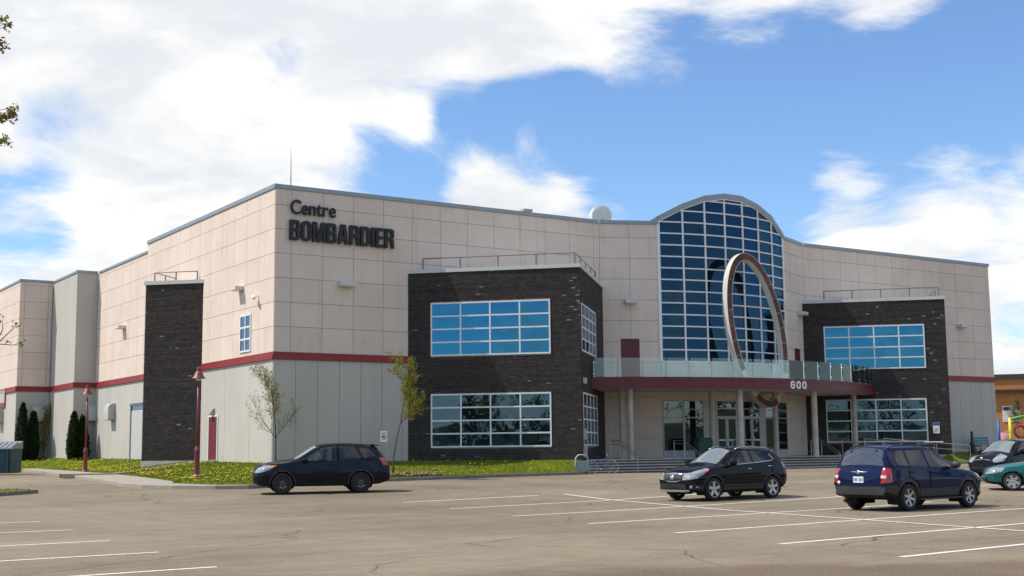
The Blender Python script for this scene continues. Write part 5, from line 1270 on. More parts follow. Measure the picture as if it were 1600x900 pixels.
word = 'BOMBARDIER'; gl = [glyph(c) for c in word]; gap = .075; hgt = .98; tot = sum(g[0] for g in gl)+gap*(len(word)-1); xs = 5.64/(tot*hgt); x = .70
for c, (w_, sp) in zip(word, gl):
    me = curve_mesh('letter', [[(a*hgt*xs, b_*hgt) for a, b_ in s_] for s_ in sp], .06); me.materials.append(LETTER)
    o = bpy.data.objects.new('letter', me); C.objects.link(o); sign_place(o, x, 11.74); x += (w_+gap)*hgt*xs
def text_mesh(s_, size, off, ext_, xscale=1.0):
    cu = bpy.data.curves.new('txt', 'FONT'); cu.body = s_; cu.size = size; cu.offset = off; cu.extrude = ext_
    me = curve_to_mesh('txt', cu)
    for v_ in me.vertices: v_.co.x *= xscale
    xs_ = [v_.co.x for v_ in me.vertices]; return me, min(xs_), max(xs_)
x = .74; ms = [text_mesh(c, 1.0, .010, .05) for c in 'Centre']; tw = sum(b_-a for _, a, b_ in ms)+.055*5; k = (3.12-.74)/tw
for me, a, b_ in ms:
    for v_ in me.vertices: v_.co.x = (v_.co.x-a)*k; v_.co.y *= .985
    me.materials.append(LETTER); o = bpy.data.objects.new('letter', me); C.objects.link(o); sign_place(o, x, 13.03); x += (b_-a+.055)*k
NUM = empty('number_sign', (27.4, -6.9, 5.0), 0, 'white house number 600 on the maroon balcony edge', 'sign')
for i, c in enumerate('600'):
    a = rad(1.2+1.38*i); px_, py_ = barc(a, BKR+.045); p0 = Vector((px_, py_, 0)); w_ = .34
    if c == '0': sp = [rr(0, w_, 0, .42, .13), rr(.1, w_-.1, .09, .33, .06)[::-1]]
    else: sp = [rr(0, w_, 0, .27, .11), rr(.1, w_-.1, .085, .185, .05)[::-1]], 
    if c == '6':
        sp = [[(0, .12), (.03, .03), (.11, 0), (w_-.11, 0), (w_-.03, .03), (w_, .12), (w_, .18), (w_-.03, .25), (w_-.11, .28), (.1, .26), (.1, .30), (.13, .34), (w_-.11, .34), (w_-.1, .305), (w_, .305), (w_-.02, .38), (w_-.1, .42), (.11, .42), (.03, .39), (0, .30)], [(.1, .11), (.1, .19), (.13, .2), (w_-.12, .2), (w_-.1, .18), (w_-.1, .1), (w_-.12, .085), (.12, .085)]]
    me = curve_mesh('digit', sp, .012); me.materials.append(WHITE); o = bpy.data.objects.new('digit', me); C.objects.link(o); o.parent = NUM; o.matrix_parent_inverse = Matrix.Translation((-27.4, 6.9, -5.0))
    o.location = (px_, py_, 4.76); o.rotation_euler = (math.pi/2, 0, a)
# exit wording on the glass over the entrance doors
wl = Wall(bow(25.75), bow(27.2)); me, a, b_ = text_mesh('SORTIE', .36, .004, .002)
me.materials.append(mat('frosted_lettering', (.30, .32, .32), .6)); o = bpy.data.objects.new('exit_lettering', me); C.objects.link(o); o.parent = B; o.matrix_parent_inverse = Matrix.Translation((-27, -12, 0))
o.location = wl.P(.16, -.012, 3.44); o.rotation_euler = (math.pi/2, 0, math.atan2(wl.d.y, wl.d.x))

# ------------------------------------------------------------------ fittings on the walls
LAMPW = mat('wall_light_housing', (.62, .62, .58), .5, var=.05); LAMPG = mat('wall_light_lens', (.75, .74, .68), .3)
def wall_light(wl, u, z, label, wd=.8):
    c = wl.P(u, 0, z); o = empty('wall_light', c, 0, label, 'light', 'box lights on the walls')
    def add(p, nm, m0): q = p.build(nm, m0, o, bevel=.01); q.matrix_parent_inverse = Matrix.Translation(-c)
    p = MB(); wl.box(p, u-wd/2, u+wd/2, .02, .46, z-.06, z+.13); add(p, 'housing', LAMPW)
    p = MB(); wl.box(p, u-wd/2+.05, u+wd/2-.05, .08, .42, z-.085, z-.062); add(p, 'lens', LAMPG)
    p = MB(); wl.box(p, u-.12, u+.12, -.0, .0195, z-.12, z+.12); add(p, 'back_plate', LAMPW)
wall_light(FL, 3.7, 9.72, 'white box light below the black lettering on the front wall')
wall_light(BL, 1.7, 9.75, 'white box light on the pale wall left of the arched glazing', .7)
wall_light(BRW, 2.55, 9.8, 'white box light on the pale wall right of the arched glazing', .7)
wall_light(FRT, 50.78-35.6, 9.77, 'white box light near the far right end of the front wall')
wall_light(LWA, lu(4.19), 9.76, 'white box light on the sunlit side wall above the small window', .7)
wall_light(LWA, lu(23.87), 9.5, 'white box light on the sunlit side wall left of the brick tower', .7)
c = LWA.P(lu(1.92), 0, 9.11); o = empty('security_camera', c, 0, 'small white security camera on the side wall near its corner', 'camera')
def sub(o, c, p, nm, m0, **k): q = p.build(nm, m0, o, **k); q.matrix_parent_inverse = Matrix.Translation(-Vector(c)); return q
p = MB(); p.tube([LWA.P(lu(1.92), 0, 9.2), LWA.P(lu(1.92), .2, 9.18)], .03, 8); sub(o, c, p, 'arm', WHITE); p = MB(); p.tube([LWA.P(lu(2.1), .2, 9.16), LWA.P(lu(1.75), .3, 9.05)], .09, 10); sub(o, c, p, 'housing', WHITE)
c = LWA.P(lu(7.75), 0, 3.75); o = empty('door_light', c, 0, 'grey hooded light above the red side door', 'light')
p = MB(); u0 = lu(7.75); p.hexa([LWA.P(u0-.18, .01, 3.6), LWA.P(u0+.18, .01, 3.6), LWA.P(u0+.18, .3, 3.6), LWA.P(u0-.18, .3, 3.6), LWA.P(u0-.18, .01, 3.92), LWA.P(u0+.18, .01, 3.92), LWA.P(u0+.18, .1, 3.9), LWA.P(u0-.18, .1, 3.9)]); sub(o, c, p, 'hood', mat('grey_hood', (.30, .32, .32), .5))
p = MB(); LWA.box(p, u0-.13, u0+.13, .03, .25, 3.575, 3.598); sub(o, c, p, 'lens', LAMPG)
VENT = mat('vent_hood_metal', (.45, .47, .45), .5, var=.06)
def vent(wl, u, z, label, wd=.95, h=1.05):
    c = wl.P(u, 0, z); o = empty('vent_hood', c, 0, label, 'vent', 'curved vent hoods')
    p = MB(); prof = [(0, h/2), (.22, h/2-.02), (.38, h/2-.12), (.46, h/2-.3), (.46, -h/2), (0, -h/2)]
    a = [wl.P(u-wd/2, w_, z+q) for w_, q in prof]; p.solid(a, wl.d*wd); q = sub(o, c, p, 'hood', VENT); auto_smooth(q, 25)
    p = MB(); wl.box(p, u-wd/2+.05, u+wd/2-.05, .05, .41, z-h/2-.02, z-h/2-.001); sub(o, c, p, 'grille', UNDER)
vent(LWA, lu(25.7), 4.3, 'curved grey vent hood right of the farther red lamp post'); vent(W3, 1.15, 4.35, 'curved grey vent hood beside the farther red lamp post', .5)
vent(W1, 1.62, 4.45, 'curved grey vent hood facing the camera above the cedars', 1.1); vent(W0, W0.len-4.3, 4.45, 'curved grey vent hood at the far left edge of the building')
# meter boxes and small light on the left wing
for u_, z_, s_, nm in ((.35, 2.35, (.08, .26), 'conduit_box'), (.45, 1.5, (.16, .26), 'meter_box'), (.75, 4.98, (.13, .14), 'flood_light')):
    p = MB(); F2.box(p, u_-s_[0], u_+s_[0], 0.012, .16, z_-s_[1], z_+s_[1]); bp_(p, nm, LAMPW if nm == 'flood_light' else VENT)
p = MB(); G1.box(p, 7.72, 8.1, .015, .035, 2.35, 3.0); c = G1.P(7.9, 0, 2.7); o = empty('notice_sign', c, 0, 'small blue and white notice plate on the right brick wing', 'sign'); sub(o, c, p, 'plate', WHITE)
p = MB(); G1.box(p, 7.73, 8.09, .036, .038, 2.82, 2.99); sub(o, c, p, 'blue_header', mat('sign_blue', (.03, .08, .4), .5)); p = MB(); G1.box(p, 7.78, 8.04, .036, .038, 2.60, 2.63); G1.box(p, 7.78, 8.04, .036, .038, 2.52, 2.55); G1.box(p, 7.78, 7.95, .036, .038, 2.44, 2.47); sub(o, c, p, 'text_lines', mat('sign_text', (.1, .1, .12), .6), kind='stuff')
# roof gear
c = (22.2, 3.4, 14.3); o = empty('roof_fan', (22.2, 3.4, 13.45), 0, 'round pale drum-shaped fan housing on the roof beside the bay', 'fan')
p = MB(); d = Vector((-.35, -.94, 0)).normalized(); c0 = Vector((22.2, 3.4, 15.45)); e1 = Vector((d.y, -d.x, 0)); 
k = 28; prof = [(.0, .30), (.55, .30), (.62, .27), (.62, -.3), (.0, -.3)]
for r_, h in prof:
    for j in range(k): a = 2*math.pi*j/k; p.v.append(tuple(c0+e1*(r_*math.cos(a))+Vector((0, 0, r_*math.sin(a)))+d*h))
for i in range(len(prof)-1):
    for j in range(k): j2 = (j+1) % k; p.f.append((i*k+j, i*k+j2, (i+1)*k+j2, (i+1)*k+j)); p.t.append(None)
q = sub(o, (22.2, 3.4, 13.45), p, 'drum', mat('pale_drum', (.70, .72, .68), .6, var=.05)); auto_smooth(q, 40)
p = MB(); q = c0+d*.32; p.tube([q-Vector((0, 0, .28)), q-Vector((0, 0, .42))], .07, 8); sub(o, (22.2, 3.4, 13.45), p, 'port', UNDER); p = MB(); p.box(21.7, 22.7, 3.1, 3.7, 13.45, 14.95); sub(o, (22.2, 3.4, 13.45), p, 'stand', VENT)
o = tag(MB().tube([(.88, .22, 14.1), (.88, .22, 15.4), (.86, .22, 16.3)], [.03, .018, .006], 6).build('roof_antenna', GALV), 'thin whip antenna on the roof corner above the lettering', 'antenna')
o = empty('roof_vent', (16.2, 2.5, 13.45), 0, 'tiny box vent peeking over the front parapet', 'vent'); p = MB(); p.box(15.95, 16.45, 2.3, 2.7, 13.45, 15.0); p.box(15.9, 16.5, 2.25, 2.75, 15.0, 15.12); sub(o, (16.2, 2.5, 13.45), p, 'cowl', VENT)

# ------------------------------------------------------------------ street furniture
LAMPR = mat('dark_red_lamp_paint', (.20, .035, .04), .45, var=.12, vscale=4)
def ground_z(x, y): return min(lawn_v, key=lambda q: (q[0]-x)**2+(q[1]-y)**2)[2]
def lamp_post(x, y, label, h=4.75):
    z = ground_z(x, y)-.02; o = empty('lamp_post', (x, y, z), 0, label, 'lamp post', 'red lamp posts on the lawn')
    MB().lathe([(.34, -.2), (.34, .02), (.26, .05)], 16).build('footing', CONC, o)
    q = MB().lathe([(.22, .05), (.21, .09), (.13, .16), (.115, .3), (.105, 1.1), (.12, 1.13), (.12, 1.2), (.09, 1.25), (.06, 1.36)], 16).build('base', LAMPR, o); auto_smooth(q)
    q = MB().lathe([(.058, 1.34), (.05, h-.75)], 12).build('pole', LAMPR, o, smooth_=True)
    q = MB().lathe([(.022, h-.78), (.022, h-.5)], 8).build('neck', LAMPR, o)
    q = MB().lathe([(.30, h-.52), (.29, h-.50), (.22, h-.42), (.17, h-.30), (.11, h-.22), (.085, h-.20), (.09, h-.1), (.06, h-.03), (.01, h)], 20).build('shade', LAMPR, o); auto_smooth(q)
    MB().lathe([(.10, h-.60), (.12, h-.53)], 14).build('bulb', LAMPG, o)
lamp_post(-4.77, -3.25, 'dark red bell-topped lamp post in front of the brick tower'); lamp_post(-4.68, 14.44, 'dark red bell-topped lamp post farther back by the grey side wall')
# no-parking sign on a thin post
x, y = 2.98, -5.5; z = ground_z(x, y); o = empty('no_parking_sign', (x, y, z), rad(-33), 'white no-parking sign on a thin post beside the slender tree', 'sign')
MB().tube([(0, 0, -.1), (0, 0, 1.5)], .02, 6).build('post', GALV, o)
p = MB(); p.box(-.15, .15, -.03, -.02, 1.30, 1.78); p.build('plate', WHITE, o)
p = MB(); k = 24
for j in range(k):
    a0, a1 = 2*math.pi*j/k, 2*math.pi*(j+1)/k; p.quad(*[(.115*math.cos(a0), -.034, 1.50+.115*math.sin(a0)), (.115*math.cos(a1), -.034, 1.50+.115*math.sin(a1)), (.085*math.cos(a1), -.034, 1.50+.085*math.sin(a1)), (.085*math.cos(a0), -.034, 1.50+.085*math.sin(a0))])
p.quad((-.08, -.034, 1.56), (-.06, -.034, 1.58), (.08, -.034, 1.44), (.06, -.034, 1.42)); p.build('red_symbol', mat('sign_red', (.45, .02, .03), .5), o)
p = MB(); p.box(-.04, -.01, -.033, -.031, 1.44, 1.56); p.box(-.01, .04, -.033, -.031, 1.50, 1.56); p.box(-.11, .11, -.033, -.031, 1.66, 1.69); p.build('black_symbol', BLACKM, o, kind='stuff')
# bench and ashtray by the right end of the wall
x, y = 51.2, -1.1; z = 1.12; o = empty('bench', (x, y, z), rad(4), 'teal slatted bench against the grey wall at the right', 'bench')
BT_ = mat('teal_bench_board', (.02, .22, .26), .5, var=.15)
for k in range(3): MB().box(-.95, .95, .22+.03*k, .27+.03*k, .55+.17*k, .69+.17*k).build('back_slat', BT_, o)
for k in range(4): MB().box(-.95, .95, -.28+.13*k, -.17+.13*k, .44, .48).build('seat_slat', BLACKM, o)
for s in (-.75, .75): MB().tube([(s, -.25, 0), (s, -.22, .43), (s, .2, .43), (s, .33, 1.05)], .03, 6).build('leg', BLACKM, o); MB().tube([(s, .25, 0), (s, .18, .43)], .03, 6).build('leg', BLACKM, o)
o = empty('ash_bin', (49.8, -1.2, 1.1), 0, 'dark bottle-shaped ash bin left of the teal bench', 'bin'); q = MB().lathe([(.24, 0), (.25, .2), (.2, .5), (.09, .75), (.07, 1.3), (.085, 1.32), (.06, 1.45)], 16).build('body', BLACKM, o); auto_smooth(q)
MB().lathe([(.09, 1.30), (.09, 1.335)], 14).build('collar', PLASTIC, o)
# green litter bin by the doors
o = empty('litter_bin', (23.3, -3.9, FLOOR), rad(-20), 'dark green litter bin beside the entrance doors', 'bin'); GB_ = mat('dark_green_plastic', (.012, .06, .045), .5, var=.1)
MB().hexa([(-.36, -.3, 0), (.36, -.3, 0), (.36, .3, 0), (-.36, .3, 0), (-.42, -.34, .92), (.42, -.34, .92), (.42, .34, .92), (-.42, .34, .92)]).build('body', GB_, o, bevel=.03); MB().hexa([(-.44, -.36, .93), (.44, -.36, .93), (.44, .36, .93), (-.44, .36, .93), (-.3, -.3, 1.08), (.3, -.3, 1.08), (.3, .3, 1.08), (-.3, .3, 1.08)]).build('lid', GB_, o, bevel=.03)
# bicycle and rack by the steps
bx, by = 13.62, -7.45; bz = gz(bx, by)
o = empty('bike_rack', (12.75, -7.05, gz(12.75, -7.05)), rad(-33), 'grey looped bicycle rack at the foot of the brick corner', 'bike rack')
for k in range(3): MB().tube([(-.33+.0*k, -.1+.16*k, 0), (-.28, -.1+.16*k, .78), (-.15, -.1+.16*k, .92), (.15, -.1+.16*k, .92), (.28, -.1+.16*k, .78), (.33, -.1+.16*k, 0)], .028, 8).build('hoop', mat('rack_grey', (.36, .42, .44), .45), o, smooth_=True)
MB().box(-.3, .3, -.12, -.08, .18, .62).build('panel', mat('rack_panel', (.18, .26, .27), .5), o)
o = empty('bicycle', (bx, by, bz), rad(-33), 'blue bicycle leaning in the rack beside the steps', 'bicycle'); BB_ = mat('blue_bike_paint', (.05, .05, .35), .35, coat=.5)
for xw in (-.48, .5):
    wv_ = empty('wheel', (xw, 0, .33)); wv_.parent = o
    MB().tube([(.32*math.cos(a), 0, .32*math.sin(a)) for a in [i*math.pi/14 for i in range(29)]], .022, 6, False).build('tyre', mat('bike_tyre_grey', (.22, .22, .22), .7), wv_, smooth_=True)
    p = MB(); [p.tube([(0, 0, 0), (.31*math.cos(a), 0, .31*math.sin(a))], .004, 4) for a in [i*math.pi/6 for i in range(12)]]; p.build('spokes', CHROME, wv_, kind='stuff')
p = MB(); p.tube([(-.48, 0, .33), (-.1, 0, .30), (-.2, 0, .78), (-.48, 0, .33)], .016, 6); p.tube([(-.1, 0, .30), (.34, 0, .74), (-.18, 0, .70)], .02, 6); p.tube([(.5, 0, .33), (.34, 0, .74), (.31, 0, .92)], .018, 6); p.build('frame', BB_, o, smooth_=True)
MB().hexa([(-.33, -.06, .80), (-.08, -.03, .82), (-.08, .03, .82), (-.33, .06, .80), (-.34, -.07, .84), (-.08, -.02, .85), (-.08, .02, .85), (-.34, .07, .84)]).build('saddle', BLACKM, o); MB().tube([(.22, -.28, .96), (.32, 0, .93), (.22, .28, .96)], .013, 6).build('handlebar', CHROME, o, smooth_=True)
MB().tube([(-.1, -.09, .30), (-.02, -.12, .2), (0, -.18, .2)], .012, 5).build('pedal_crank', CHROME, o)
# skip at the far left
dp = px_at(-22, 728, 73); o = empty('waste_container', (dp.x, dp.y, gz(dp.x, dp.y)), rad(-33), 'dark teal steel waste container with a ribbed grey lid, cut by the left edge', 'container')
TS = mat('teal_steel', (.015, .06, .075), .6, var=.25, vscale=3, bump=.1)
MB().hexa([(-1.7, -.8, .1), (1.7, -.8, .1), (1.7, .8, .1), (-1.7, .8, .1), (-1.72, -.85, 1.45), (1.72, -.85, 1.45), (1.72, .85, 1.45), (-1.72, .85, 1.45)]).build('body', TS, o, bevel=.02)
for k in range(6): MB().box(-1.6+.62*k, -1.5+.62*k, -.93, -.82, .15, 1.42).build('rib', TS, o)
for k in range(12): MB().hexa([(-1.74+.29*k, -.92, 1.47), (-1.49+.29*k, -.92, 1.47), (-1.49+.29*k, .3, 1.47), (-1.74+.29*k, .3, 1.47), (-1.72+.29*k, -.90, 1.51), (-1.51+.29*k, -.90, 1.51), (-1.51+.29*k, .3, 1.86), (-1.72+.29*k, .3, 1.86)]).build('lid_rib', mat('grey_lid', (.22, .24, .27), .5, var=.1), o)
MB().hexa([(-1.74, -.9, 1.462), (1.74, -.9, 1.462), (1.74, .86, 1.462), (-1.74, .86, 1.462), (-1.74, -.88, 1.48), (1.74, -.88, 1.48), (1.74, .86, 1.9), (-1.74, .86, 1.9)]).build('lid', mat('grey_lid', (.2, .2, .2)), o)

# ------------------------------------------------------------------ plants
LEAFS = attr_mat('leaf', .6, .3, 0); BARK = mat('bark', (.10, .075, .055), .9, var=.3, vscale=8, bump=.5, bscale=30)
# leaves let some light through
t = LEAFS.node_tree; bsdf = t.nodes['Principled BSDF']; at_ = [n for n in t.nodes if n.type == 'ATTRIBUTE'][0]; tl = N(t, 'ShaderNodeBsdfTranslucent'); t.links.new(at_.outputs['Color'], tl.inputs[0])
ms_ = N(t, 'ShaderNodeMixShader'); ms_.inputs[0].default_value = .4; t.links.new(bsdf.outputs[0], ms_.inputs[1]); t.links.new(tl.outputs[0], ms_.inputs[2]); t.links.new(ms_.outputs[0], t.nodes['Material Output'].inputs[0])
def leaf_quad(mb, p, r_, size, tone):
    a = Vector((r_.gauss(0, 1), r_.gauss(0, 1), r_.gauss(0, .7))).normalized(); b_ = a.orthogonal().normalized(); b_ = (b_*math.cos(r_.random()*6.28)+a.cross(b_)*math.sin(r_.random()*6.28)).normalized(); n_ = a.cross(b_)
    mb.quad(p, p+a*size*.5+b_*size*.32, p+a*size*1.05+n_*size*.15, p+a*size*.5-b_*size*.32, tone=tone)
def young_tree(base, h, seed, label, lean=(0, 0), nleaf=900, trunk_r=.045, first=.28, spread=.85, lsize=(.045, .085), tones=((.24, .25, .03), (.30, .29, .04), (.17, .20, .03), (.34, .30, .06)), bare=.15, name='young_tree', group=None):
    r_ = random.Random(seed); o = empty(name, base, 0, label, 'tree', group); tr = MB(); tips = []
    def grow(p, d, l, rad_, depth):
        n_ = 5; path = [p.copy()]; rs = [rad_]
        for i in range(n_):
            d = (d+Vector((r_.gauss(0, .07), r_.gauss(0, .07), .05 if depth else .02))).normalized(); p = p+d*l/n_; path.append(p.copy()); rs.append(rad_*(1-.75*(i+1)/n_))
            if depth < 3 and (depth > 0 or i >= n_*first):
                for _ in range(2 if depth < 2 else 1):
                    a = r_.random()*6.283; side = (d.orthogonal().normalized()*math.cos(a)+d.cross(d.orthogonal().normalized())*math.sin(a)); nd = (d*.75+side*r_.uniform(.5, spread)).normalized()
                    grow(p, nd, l*r_.uniform(.32, .5)*(1 if depth else (1.05-.5*i/n_)), rs[-1]*.6, depth+1)
            if depth >= 1: tips.append((p.copy(), depth))
        tr.tube(path, [max(q, .004) for q in rs], 6 if depth < 2 else 4)
    grow(Vector((0, 0, -.05)), Vector((lean[0], lean[1], 1)).normalized(), h*.9, trunk_r, 0)
    q = tr.build('trunk', BARK, o, smooth_=True); cr = MB()
    for _ in range(nleaf):
        p, dep = r_.choice(tips)
        if dep == 1 and r_.random() < .5: continue
        c = p+Vector((r_.gauss(0, .06), r_.gauss(0, .06), r_.gauss(0, .06)))
        leaf_quad(cr, c, r_, r_.uniform(*lsize), tuple(k*r_.uniform(.75, 1.2) for k in r_.choice(tones)))
    cr.build('crown', LEAFS, o); return o
x, y = -1.04, -2.85; young_tree((x, y, ground_z(x, y)), 4.0, 21, 'sparse budding young tree at the corner behind the moving dark car', nleaf=2000, first=.2, spread=.62)
x, y = 2.84, -6.61; young_tree((x, y, ground_z(x, y)), 4.3, 34, 'slender leaning young tree with yellow-green leaves before the brick wing', lean=(.10, -.05), nleaf=4200, first=.38, spread=.62, tones=((.26, .26, .03), (.32, .28, .03), (.17, .19, .025), (.36, .31, .05)))
# wood chips round its foot
r_ = random.Random(8); p = MB()
for _ in range(2600):
    a, q = r_.random()*6.28, math.sqrt(r_.random()); cx_, cy_ = x+.5+q*2.0*math.cos(a)-.2*q, y-.35+q*.75*math.sin(a); s_ = r_.uniform(.025, .06); z = nearest_lawn_z(cx_, cy_)+r_.uniform(.05, .10); b_ = r_.random()*3.14
    dx_, dy_ = Vector((math.cos(b_), math.sin(b_), r_.uniform(-.3, .3)))*s_, Vector((-math.sin(b_), math.cos(b_), r_.uniform(-.3, .3)))*s_*.4; c = Vector((cx_, cy_, z))
    p.quad(c-dx_-dy_, c+dx_-dy_, c+dx_+dy_, c-dx_+dy_, tone=tuple(k*r_.uniform(.6, 1.2) for k in (.42, .32, .22)))
tag(p.build('wood_chips', attr_mat('wood_chip', .9, .1, 0), kind='stuff'), 'pale wood chips strewn round the foot of the slender tree', 'mulch')
def cedar(x, y, h, wd, seed, label):
    r_ = random.Random(seed); z = ground_z(x, y); o = empty('cedar_shrub', (x, y, z), 0, label, 'shrub', 'columnar cedars at the side wall'); cr = MB()
    for _ in range(4200):
        t_ = r_.random()**1.25; a = r_.random()*6.283; prof_ = wd*(min(1, .55+t_*2.2) if t_ < .2 else (1-(t_-.2)/.8)**.62)
        lump = 1+.28*noise.noise((math.cos(a)*1.6, math.sin(a)*1.6, t_*5+seed)); q = prof_*lump*(1-.35*r_.random()**2)
        leaf_quad(cr, Vector((q*math.cos(a), q*math.sin(a), .05+t_*h)), r_, r_.uniform(.10, .19), tuple(k*r_.uniform(.6, 1.3) for k in (.022, .05, .014)))
    cr.build('crown', LEAFS, o); MB().tube([(0, 0, -.1), (.02, 0, h*.5), (0, 0, h*.8)], [.06, .04, .01], 6).build('trunk', BARK, o)
cedar(-3.35, 35.4, 3.75, .52, 3, 'taller dark cedar at the far left beside the waste container'); cedar(-2.65, 35.35, 3.2, .46, 5, 'shorter dark cedar below the forward-facing vent hood')
cedar(-1.50, 29.25, 3.0, .44, 7, 'dark cedar at the outer edge of the grey projecting wall'); cedar(-.95, 29.25, 2.75, .46, 9, 'dark cedar just left of the farther lamp post')
o = empty('climbing_vine', (-1.75, 36.0, 1.3), 0, 'thin yellow-green vine hanging in the corner of the grey walls', 'plant'); cr = MB(); r_ = random.Random(6); st_ = MB()
for k in range(5):
    pth_ = [Vector((.1*r_.gauss(0, 1), -.12, 0)), Vector((.15*r_.gauss(0, 1), -.15, 2.0)), Vector((r_.uniform(-.3, .7), -.2, r_.uniform(3.4, 4.2)))]; st_.tube(pth_, [.02, .015, .006], 5)
    for _ in range(150):
        t_ = r_.random()**.7; a = pth_[1].lerp(pth_[2], t_) if r_.random() < .75 else pth_[0].lerp(pth_[1], .3+.7*t_); leaf_quad(cr, a+Vector((r_.gauss(0, .16), r_.gauss(0, .08), r_.gauss(0, .2))), r_, r_.uniform(.08, .16), tuple(k*r_.uniform(.7, 1.2) for k in (.27, .27, .05)))
cr.build('leaves', LEAFS, o); st_.build('stems', BARK, o)
# budding tree whose twigs reach in from the left of the frame
D0 = 12.0; tb = px_at(-210, 800, D0+.3); tz = gz(tb.x, tb.y); o = empty('budding_tree', (tb.x, tb.y, tz), 0, 'budding tree beyond the left edge, only twig tips in view', 'tree'); org = Vector((tb.x, tb.y, tz)); p = MB(); cr = MB(); r_ = random.Random(12)
top = px_at(-190, -260, D0+.4)-org; trunk = [Vector((0, 0, -.1)), top*.25+Vector((.05, 0, 0)), top*.5, top*.78, top]; p.tube(trunk, [.11, .09, .07, .045, .02], 10)
def twig(a, mids, tip, r0, bud=None, nb=9, bs=.035):
    path = [a]+mids+[tip]; p.tube(path, [r0*(1-.8*i/(len(path)-1)) for i in range(len(path))], 6)
    for _ in range(nb):
        c = tip+Vector((r_.gauss(0, .018), r_.gauss(0, .018), r_.gauss(0, .018))); leaf_quad(cr, c, r_, r_.uniform(bs*.7, bs*1.5), tuple(k*r_.uniform(.6, 1.2) for k in r_.choice(((.26, .21, .04), (.26, .12, .05), (.17, .21, .04), (.32, .25, .06)))))
def P2(x, y, dd=0): return px_at(x, y, D0+dd)-org
twig(top*.45, [P2(-110, 590), P2(-30, 562, .05)], P2(26, 508), .016, nb=12); twig(P2(0, 524), [P2(4, 515)], P2(4, 495), .006, nb=5); twig(P2(-60, 535, .1), [P2(-10, 537), P2(20, 539)], P2(34, 539), .007, nb=4); twig(P2(8, 538), [], P2(13, 533), .004, nb=2); twig(P2(24, 539), [], P2(29, 534), .004, nb=2)
for tx, ty in ((10, 32), (13, 41), (6, 38), (4, 30), (3, 66), (5, 74), (1, 78), (24, 168), (17, 174), (25, 176), (3, 180), (12, 178), (20, 181), (17, 188), (9, 187), (0, 186), (9, 217), (12, 222), (4, 219), (1, 224)):
    twig(top*.72+Vector((r_.gauss(0, .05), 0, r_.gauss(0, .1))) if r_.random() < .2 else P2(-30, ty+14, r_.uniform(-.1, .1)), [P2(-12, ty+6)], P2(tx, ty, r_.uniform(-.05, .05)), .008, nb=18, bs=.032)
for k in range(26):
    a = r_.random()*6.28; t_ = r_.uniform(.35, .95); s0 = top*t_; d = Vector((-abs(math.cos(a))*VR.x*1.0, -abs(math.cos(a))*VR.y, .6))+Vector((math.cos(a)*VH.x, math.cos(a)*VH.y, 0))*.5; tip = s0+d*r_.uniform(.7, 1.6); twig(s0, [s0.lerp(tip, .5)+Vector((0, 0, .06))], tip, .014, nb=20)
p.build('trunk', BARK, o, smooth_=True); cr.build('crown', LEAFS, o)

# ------------------------------------------------------------------ beyond the building
SCH = empty('school_building', (100, 26, .8), 0, 'ochre brick school with white windows behind the right end', 'building')
def sch(p, nm, m0, par=None):
    q = p.build(nm, m0, par or SCH)
    if par is None: q.matrix_parent_inverse = Matrix.Translation((-100, -26, -.8))
    return q
OCH = mat('ochre_brick', (.46, .20, .065), .85, var=.12, vscale=3, bump=.2, bscale=12); SW = Wall((86, 34), (112, 0)); wz = lambda y: 1.65+(703-8-y)*.0654
p = MB(); SW.box(p, 0, 42, -12, 0, 0, 7.0); SW.box(p, 0, 42, -12, .25, 7.25, 8.4); sch(p, 'wall', OCH)
p = MB(); SW.box(p, -.2, 42.2, -12.2, .45, 8.4, 8.85); sch(p, 'roof', mat('dark_roof', (.045, .04, .04), .7)); p = MB(); SW.box(p, 0, 42, -11, .6, 7.002, 7.248); sch(p, 'canopy_band', mat('dark_band', (.03, .028, .026), .8))
for k in range(11):
    u = 1.75+2.65*k
    p = MB(); SW.box(p, u-.10, u+1.62, -.1, .06, 3.95, 5.6); wq = sch(p, 'window', WFRAME)
    for a, b_ in ((0, .72), (.82, 1.52)):
        p = MB(); SW.box(p, u+a, u+b_, .05, .075, 4.12, 5.02); sch(p, 'pane', SMALLG if a else mat('pale_blind', (.62, .62, .56), .7), wq); p = MB(); SW.box(p, u+a, u+b_, .05, .075, 5.12, 5.48); sch(p, 'pane', SMALLG, wq)
o = empty('playground_climber', (72, 10, .75), 0, 'colourful playground climber with a red ring beyond the far wall', 'playground'); PB = px_at(1560, 660, 103); PY = px_at(1578, 660, 100)
def pg(p, nm, col):
    q = p.build(nm, mat('play_'+nm, col, .45), o, smooth_=True); q.matrix_parent_inverse = Matrix.Translation((-72, -10, -.75))
pg(MB().tube([(PB.x, PB.y, .6), (PB.x, PB.y, 3.6)], .11, 8), 'blue_post', (.02, .10, .45)); pg(MB().tube([(PY.x, PY.y, .6), (PY.x, PY.y, 3.7)], .12, 8), 'yellow_post', (.70, .62, .04)); PG = px_at(1640, 650, 100)
pg(MB().tube([(PY.x, PY.y, 3.6), ((PY.x+PG.x)/2, (PY.y+PG.y)/2, 3.9), (PG.x, PG.y, 3.6)], .09, 8), 'green_bar', (.12, .42, .06)); pg(MB().tube([(PG.x, PG.y, .6), (PG.x, PG.y, 3.7)], .12, 8), 'yellow_leg', (.70, .62, .04))
RG = px_at(1594, 674, 100); ex_ = Vector((VR.x, VR.y, 0)); pg(MB().tube([RG+ex_*(.42*math.cos(a))+Vector((0, 0, .46*math.sin(a))) for a in [i*math.pi/12 for i in range(25)]], .11, 8), 'red_ring', (.55, .05, .03))
